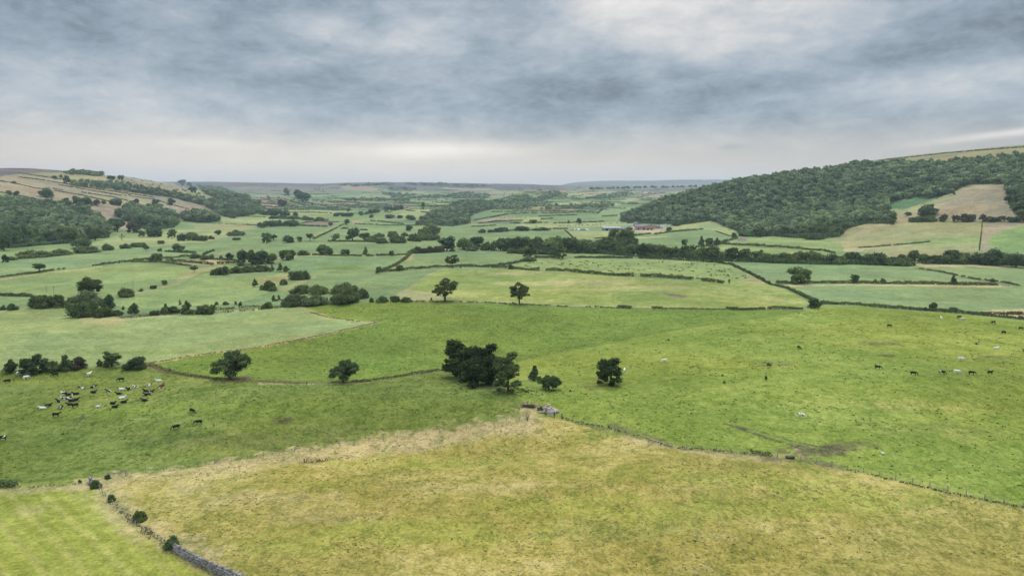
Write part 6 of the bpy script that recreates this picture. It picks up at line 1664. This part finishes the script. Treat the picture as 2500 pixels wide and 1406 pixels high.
gate((914, 789), (926, 787), 1.1, (.3, .55, .8, 1.0), 'pale metal gate at the point of the pale field', 'field_gate', 'steel', 'fence')
gate((2448, 699), (2462, 699), 1.3, (.3, .6, 1.0), 'grey gate where the sunken track meets the hedge', 'field_gate', 'fence', 'fence')
a = G1(1372, 1020); b_ = G1(1382, 1027)
e = empty('leaning_rail', tuple(a), 'pale rail leaning on a dark post right of the metal gate', 'rail')
v, f = tube([(0, 0, 1.3), ((b_ - a) * .5 + np.array([0, 0, .65])), (b_ - a)], [.05, .05, .05], 6); link('rail', mesh_np('rail', v, [f], [M['fence']]), parent=e)
part('post', [((a[0], a[1], a[2] + .6), (.14, .14, .7), .3, 0)], 'darkwood', e, a)

def bare_shrub(px, py, hp, label):
    p = G1(px, py); h = hp * p[1] / F; r = np.random.default_rng(int(px)); ps = []
    for k in range(9):
        a = r.uniform(0, 6.28); l = h * r.uniform(.6, 1); tip = np.array([math.cos(a) * h * .3, math.sin(a) * h * .3, l]); m_ = tip * np.array([.35, .35, .5])
        ps.append(tube([(0, 0, 0), m_, tip], [.06, .04, .012], 5))
        for j in range(5):
            t = r.uniform(.35, .95); q = m_ + (tip - m_) * t; d = r.normal(size=3) * h * .13; d[2] = abs(d[2]); ps.append(tube([q, q + d * .6, q + d], [.02, .014, .006], 4))
    v, f = merge(ps); tag(link('bare_shrub', mesh_np('bare_shrub', v, [f], [M['deadwood']]), tuple(p)), label, 'shrub')
bare_shrub(1288, 1028, 30, 'leafless grey shrub at the corner of the dry field')
bare_shrub(748, 941, 10, 'small leafless twig on the ditch left of the thorn')

def lathe(prof, seg=16):
    vs = [(r_ * math.cos(2 * math.pi * k / seg), r_ * math.sin(2 * math.pi * k / seg), z) for r_, z in prof for k in range(seg)]
    fs = [(i * seg + k, i * seg + (k + 1) % seg, (i + 1) * seg + (k + 1) % seg, (i + 1) * seg + k) for i in range(len(prof) - 1) for k in range(seg)]
    return np.array(vs), np.array(fs)
v, f = lathe([(.0, .0), (.24, .0), (.30, .38), (.33, .40), (.33, .44), (.29, .44), (.25, .2), (.0, .2)])
tag(link('tub', mesh_np('tub', v, [f], [M['white']], True), tuple(G1(2155, 1109))), 'white feed tub lying alone in the pasture at the right', 'tub')
p = G1(1929, 1119); e = empty('water_trough', tuple(p), 'dark trough with grey rim in the muddy gap of the fence', 'trough')
part('basin', [((p[0], p[1] - .35, p[2] + .28), (.85, .04, .28), .1, 0), ((p[0], p[1] + .35, p[2] + .28), (.85, .04, .28), .1, 0), ((p[0] - .83, p[1], p[2] + .28), (.04, .38, .28), .1, 0), ((p[0] + .83, p[1], p[2] + .28), (.04, .38, .28), .1, 0), ((p[0], p[1], p[2] + .1), (.82, .34, .06), .1, 0)], 'darkwood', e, p)
M['pond'] = simple_mat('water', (.25, .28, .30), .08, .5); part('water', [((p[0], p[1], p[2] + .42), (.79, .31, .02), .1, 0)], 'pond', e, p)
M['feather'] = simple_mat('black_feather', (.010, .010, .012), .5, .3)
bird = skin_body([(None, [(-.20, 0, .17, .035), (-.06, 0, .20, .085), (.06, 0, .23, .09), (.14, 0, .29, .055), (.20, 0, .33, .055), (.27, 0, .325, .018), (.31, 0, .315, .008)]), ((0, 0), [(-.34, 0, .13, .03)]),
                  ((0, 2), [(.03, .05, .12, .014), (.03, .05, .01, .012), (.08, .055, .005, .01)]), ((0, 2), [(.03, -.05, .12, .014), (.03, -.05, .01, .012), (.08, -.055, .005, .01)])], 'bird')
bird.materials.clear(); bird.materials.append(M['feather'])
o = link('bird', bird, tuple(G1(1697, 1324))); o.rotation_euler = (0, 0, 3.3); o.scale = (1.5, 1.5, 1.5); tag(o, 'black bird standing in the dry field in the foreground', 'bird')

M['pole'] = simple_mat('pole_timber', (.30, .28, .26), .85, .1, .2, 3); M['porcelain'] = simple_mat('porcelain', (.6, .6, .58), .3, .5)
def pole(px, py, hp, label, arm=True):
    p = G1(px, py); h = hp * p[1] / F
    e = empty('power_pole', tuple(p), label, 'power pole')
    v, f = tube([(0, 0, -.2), (0, 0, h * .5), (0, 0, h)], [.17, .15, .12], 8); link('pole', mesh_np('pole', v, [f], [M['pole']], True), parent=e)
    if arm:
        part('crossarm', [((p[0], p[1] - .13, p[2] + h - .45), (1.1, .06, .08), .15, 0)], 'pole', e, p)
        vs = []
        for k in (-1, 0, 1):
            v, f = lathe([(.05, 0), (.08, .1), (.05, .2), (.07, .28), (.0, .3)], 8); vs.append((v + np.array([k * .95, -.13 + k * .14, h - .36 + .0]), f))
        v, f = merge(vs); link('insulator', mesh_np('insulator', v, [f], [M['porcelain']], True), parent=e)
    return p + np.array([0, 0, h])
pole(1303, 628, 16, 'grey pole beside the tree standing before the belt'); pole(1538, 624, 15, 'grey pole standing before the middle of the belt'); pole(1769, 637, 20, 'grey pole with crossarm at the hedge corner before the belt')
pole(1987, 645, 17, 'grey pole at the top edge of the right-hand pea field'); pole(2229, 642, 17, 'grey pole before the tall rounded tree of the right-hand belt')
pole(326, 711, 26, 'thin pole in the left pale field beside the bushy strip'); pole(132, 722, 24, 'thin pole behind the big thicket on the left'); pole(114, 712, 16, 'faint pole in the pale field left of the thicket', False)

# ------------------------------------------------------------------ farm and houses
def clad(name, col, scale=1.0, dirx=True):
    m, nt, out = new_mat(name); b = NB(nt); P = b.node('ShaderNodeTexCoord').outputs['Object']
    w = b.node('ShaderNodeTexWave', bands_direction='X' if dirx else 'Z'); b.put(w.inputs['Vector'], P); w.inputs['Scale'].default_value = scale
    n = b.noise(P, .6, 5, .7)
    c = b.scale(b.scale(rgba(col), b.ramp(n, .3, .7, .75, 1.2)), b.ramp(w.outputs['Fac'], 0, 1, .85, 1.08))
    b.principled(out, c, .8, .2); return m
def brick(name, a, c):
    m, nt, out = new_mat(name); b = NB(nt); P = b.node('ShaderNodeTexCoord').outputs['Object']
    t = b.node('ShaderNodeTexBrick'); b.put(t.inputs['Vector'], b.map(P, (1, 1, 1), (0, 0, 0), (math.pi / 2, 0, .4))); t.inputs['Color1'].default_value = rgba(a); t.inputs['Color2'].default_value = rgba(c); t.inputs['Mortar'].default_value = (.42, .30, .24, 1); t.inputs['Scale'].default_value = 2
    n = b.noise(P, .5, 5, .7); b.principled(out, b.scale(t.outputs[0], b.ramp(n, .3, .7, .75, 1.2)), .9, .1); return m
M['sheet'] = clad('fibre_cement', (.27, .265, .27)); M['slate'] = clad('slate_roof', (.19, .185, .20), 2, False); M['pantile'] = clad('pantile_roof', (.50, .22, .13), 3); M['brick'] = brick('red_brick', (.52, .26, .18), (.44, .21, .14)); M['brown_brick'] = brick('brown_brick', (.46, .28, .19), (.38, .23, .16))
M['palewall'] = simple_mat('rendered_wall', (.58, .50, .44), .9, .1, .15, 1); M['rooflight'] = simple_mat('rooflight', (.55, .55, .54), .4, .4); M['shade_black'] = simple_mat('opening_shade_black', (.012, .012, .014), .9, .1); M['pane'] = simple_mat('window_glass', (.03, .035, .04), .1, .5)  # near-black panels paint the shade inside doorways and the open shed
M['white_wrap'] = simple_mat('pale_sheet', (.40, .48, .53), .5, .4, .15, .6); M['black_sheet'] = simple_mat('black_sheet', (.02, .02, .025), .5, .4); M['blue'] = simple_mat('turquoise_tarpaulin', (.16, .50, .66), .5, .3, .1, 1)
def building(name, px, py, L, Dp, wh, rh, wall, roof, label, yaw=0.0, ridge='x', feats=(), cat='building'):
    """feats: (part, kind, x, z, half width, half height, material) on the front wall or 'light' on the front roof slope"""
    p = G1(px, py); e = empty(name, (p[0], p[1] + Dp / 2, p[2] - .15), label, cat); e.rotation_euler = (0, 0, yaw)
    l, d = L / 2, Dp / 2
    if ridge == 'x':
        v = [(-l, -d, 0), (l, -d, 0), (l, d, 0), (-l, d, 0), (-l, -d, wh), (l, -d, wh), (l, d, wh), (-l, d, wh), (-l, 0, wh + rh), (l, 0, wh + rh)]
        q = [(0, 1, 5, 4), (2, 3, 7, 6), (1, 2, 6, 5), (3, 0, 4, 7)]; t = [(5, 6, 9), (7, 4, 8)]
        o_ = .45; sl = rh / d
        rv = [(-l - o_, -d - o_, wh - sl * o_ + .08), (l + o_, -d - o_, wh - sl * o_ + .08), (l + o_, 0, wh + rh + .08), (-l - o_, 0, wh + rh + .08), (-l - o_, d + o_, wh - sl * o_ + .08), (l + o_, d + o_, wh - sl * o_ + .08)]
        rf = [(0, 1, 2, 3), (3, 2, 5, 4)]
    else:
        v = [(-l, -d, 0), (l, -d, 0), (l, d, 0), (-l, d, 0), (-l, -d, wh), (l, -d, wh), (l, d, wh), (-l, d, wh), (0, -d, wh + rh), (0, d, wh + rh)]
        q = [(0, 1, 5, 4), (2, 3, 7, 6), (1, 2, 6, 5), (3, 0, 4, 7)]; t = [(4, 5, 8), (6, 7, 9)]
        o_ = .45; sl = rh / l
        rv = [(-l - o_, -d - o_, wh - sl * o_ + .08), (0, -d - o_, wh + rh + .08), (0, d + o_, wh + rh + .08), (-l - o_, d + o_, wh - sl * o_ + .08), (l + o_, -d - o_, wh - sl * o_ + .08), (l + o_, d + o_, wh - sl * o_ + .08)]
        rf = [(0, 1, 2, 3), (1, 4, 5, 2)]
    link('wall', mesh_np('wall', v, [q, t], [M[wall]]), parent=e)
    rv = np.array(rv); rb = rv - np.array([0, 0, .14]); n = len(rv)
    rfa = np.array(rf); sides = []
    edges = {}
    for fc in rf:
        for a_, b2 in zip(fc, fc[1:] + fc[:1]): edges[(a_, b2)] = 1
    for a_, b2 in edges:
        if (b2, a_) not in edges: sides.append((b2, a_, a_ + n, b2 + n))
    ro = link('roof', mesh_np('roof', np.concatenate([rv, rb]), [rfa, rfa[:, ::-1] + n, np.array(sides)], [M[roof]]), parent=e)
    for nm, x, z, hw, hh, mt in feats:
        if nm == 'rooflight':
            yy = -d * (1 - z); zz = wh + rh * z + .12; a_ = math.atan2(rh, d)
            vv, ff = boxes([((0, 0, 0), (hw, hh, .03), 0, 0)]); o = link('rooflight', mesh_np('rooflight', vv, [ff], [M[mt]]), (x, yy, zz), ro); o.rotation_euler = (a_, 0, 0)
        elif nm == 'chimney':
            vv, ff = boxes([((x, 0, wh + rh + .3), (hw, hw, hh), 0, 0)]); link('chimney', mesh_np('chimney', vv, [ff], [M[mt]]), parent=ro)
        else:
            vv, ff = boxes([((x, -d - .03, z), (hw, .06, hh), 0, 0)]); link(nm, mesh_np(nm, vv, [ff], [M[mt]]), parent=e)
    return e
building('barn', 1494, 563.2, 30, 12, 4.2, 2.4, 'sheet', 'sheet', 'long low grey barn with a row of white rooflights', feats=[('rooflight', x, .62, .8, 1.0, 'rooflight') for x in (-12, -7.2, -2.4, 2.4, 7.2, 12)] + [('door', -8, 1.6, 1.8, 1.6, 'shade_black'), ('door', 11, 1.6, 1.8, 1.6, 'sheet')])
building('open_shed', 1536.5, 563.5, 11.5, 14, 4.6, 2.6, 'sheet', 'slate', 'open-fronted shed with its inner shade painted black beside the long barn', ridge='y', feats=[('shade_panel', .6, 2.2, 4.6, 2.15, 'shade_black'), ('post', -3.4, 2.2, .12, 2.1, 'fence')])  # front wall is closed; a black panel paints the shade inside
building('lean_to', 1521.5, 562.8, 6.5, 6, 2.8, 1.0, 'brown_brick', 'slate', 'small dark lean-to between the barn and the shed', feats=[('door', 0, 1.1, .9, 1.1, 'shade_black')])
building('brick_barn', 1564.5, 561.5, 18, 11, 6.2, 2.6, 'brick', 'slate', 'red brick barn with a wide grey slate roof', feats=[('door', -4, 1.5, 1.3, 1.5, 'shade_black'), ('door', 4.5, 1.4, 1.2, 1.4, 'shade_black'), ('window', 0, 3.4, .6, .5, 'pane'), ('window', 7, 3.4, .6, .5, 'pane')])
building('brick_barn', 1587, 561.6, 13.5, 14, 6.6, 3.2, 'brown_brick', 'slate', 'brown brick barn showing its gable right of the red one', ridge='y', feats=[('door', -3.5, 1.6, 1.2, 1.6, 'shade_black'), ('door', 2, 1.5, 1.1, 1.5, 'shade_black'), ('window', 0, 5.4, .6, .7, 'pane'), ('window', 4.6, 3.5, .5, .6, 'pane')])
building('farmhouse', 1605.5, 558.6, 9.5, 7, 4.4, 2.6, 'brown_brick', 'slate', 'grey-roofed farmhouse at the right end of the yard', feats=[('window', -2.6, 1.5, .5, .6, 'pane'), ('window', 2.6, 1.5, .5, .6, 'pane'), ('window', -2.6, 3.5, .5, .5, 'pane'), ('window', 2.6, 3.5, .5, .5, 'pane'), ('door', 0, 1.0, .5, 1.0, 'shade_black'), ('chimney', -4.2, 0, .4, 1.1, 'brick')])
building('cottage', 1615.5, 558.4, 4.6, 5, 2.6, 2.2, 'palewall', 'palewall', 'small pale gabled outhouse by the farm garden', ridge='y', feats=[('door', 0, 1, .45, 1, 'shade_black')])
building('outhouse', 1546.5, 565, 4.6, 4, 2.6, 1.4, 'palewall', 'pantile', 'little pinkish outhouse in front of the open shed', ridge='y', feats=[('door', .4, 1, .5, 1, 'brown_brick')])
building('brick_barn', 1556, 553, 11, 12, 5.2, 2.8, 'sheet', 'slate', 'grey shed rising behind the red brick barn', ridge='y')
building('house', 598, 506, 13, 8, 4.6, 3, 'palewall', 'pantile', 'upper house with pink pantiled roof hidden in the hanging wood', feats=[('window', -3.5, 2.4, .7, .8, 'pane'), ('window', 3.5, 2.4, .7, .8, 'pane'), ('door', 0, 1.1, .6, 1.1, 'shade_black'), ('chimney', -5.6, 0, .5, 1, 'brick')], cat='house')
building('house', 604, 523, 11, 9, 5.4, 4, 'brown_brick', 'pantile', 'lower house with tall pink gable beside the trees', ridge='y', feats=[('window', -2.5, 3.6, .6, .8, 'pane'), ('window', 2.5, 3.6, .6, .8, 'pane'), ('door', 0, 1.2, .8, 1.2, 'shade_black')], cat='house')
building('house', 1378, 473, 16, 9, 5, 3.4, 'palewall', 'pantile', 'tiny far house with reddish roof beside the wooded knoll', feats=[('window', -4, 2.6, .9, .9, 'pane'), ('window', 4, 2.6, .9, .9, 'pane'), ('door', 0, 1.2, .8, 1.2, 'shade_black')], cat='house')
p = G1(1563, 566); e = empty('yard_wall', tuple(p), 'low white wall in front of the red brick barn', 'wall'); part('wall', [((p[0], p[1], p[2] + .6), (8.0, .2, .7), .03, 0)], 'white', e, p); part('coping', [((p[0], p[1], p[2] + 1.36), (8.1, .26, .06), .03, 0)], 'palewall', e, p)
# silage heap under plastic
p = G1(1414, 562); xs_ = np.linspace(-17, 17, 36); prof = np.linspace(0, math.pi, 13); vs = []
r = np.random.default_rng(3)
for x in xs_:
    en = math.sqrt(max(0.02, 1 - (abs(x) / 17.3) ** 6))
    for a_ in prof: vs.append((x, -math.cos(a_) * 5 * en, max(0, math.sin(a_)) ** .7 * 2.0 * en * (1 + .06 * r.normal()) - .05))
vs = np.array(vs); n = len(prof); fs = np.array([(i * n + k, i * n + k + 1, (i + 1) * n + k + 1, (i + 1) * n + k) for i in range(len(xs_) - 1) for k in range(n - 1)])
e = empty('silage_heap', (p[0], p[1] + 5, p[2]), 'long silage heap under pale blue and black plastic sheets', 'silage heap')
link('pale_sheet', mesh_np('pale_sheet', vs, [fs], [M['white_wrap']], True), parent=e)
sel = np.array([(i in range(1, 9) or i in range(11, 14) or i in range(19, 29)) and k < (4 + (i * 7) % 3) for i in range(len(xs_) - 1) for k in range(n - 1)])
link('black_sheet', mesh_np('black_sheet', vs * np.array([1, 1.02, 1.03]), [fs[sel]], [M['black_sheet']], True), parent=e)
p = G1(1627, 552.5); e = empty('shelter', (p[0], p[1], p[2]), 'turquoise tarpaulin shelter beside the pale tree at the farm', 'shelter')
v = np.array([(-2.6, -2, 1.6), (2.6, -2, 1.6), (0, -2, 4.4), (-2.6, 2, 1.6), (2.6, 2, 1.6), (0, 2, 4.4), (-2.6, -2, 0), (2.6, -2, 0), (-2.6, 2, 0), (2.6, 2, 0)], float)
link('tarpaulin', mesh_np('tarpaulin', v, [np.array([(0, 2, 5, 3), (2, 1, 4, 5)]), np.array([(0, 1, 2), (4, 3, 5)])], [M['blue']]), parent=e)
part('pole', [((x, y, .8), (.06, .06, .8), 0, 0) for x in (-2.5, 2.5) for y in (-1.9, 1.9)], 'fence', e, (0, 0, 0))
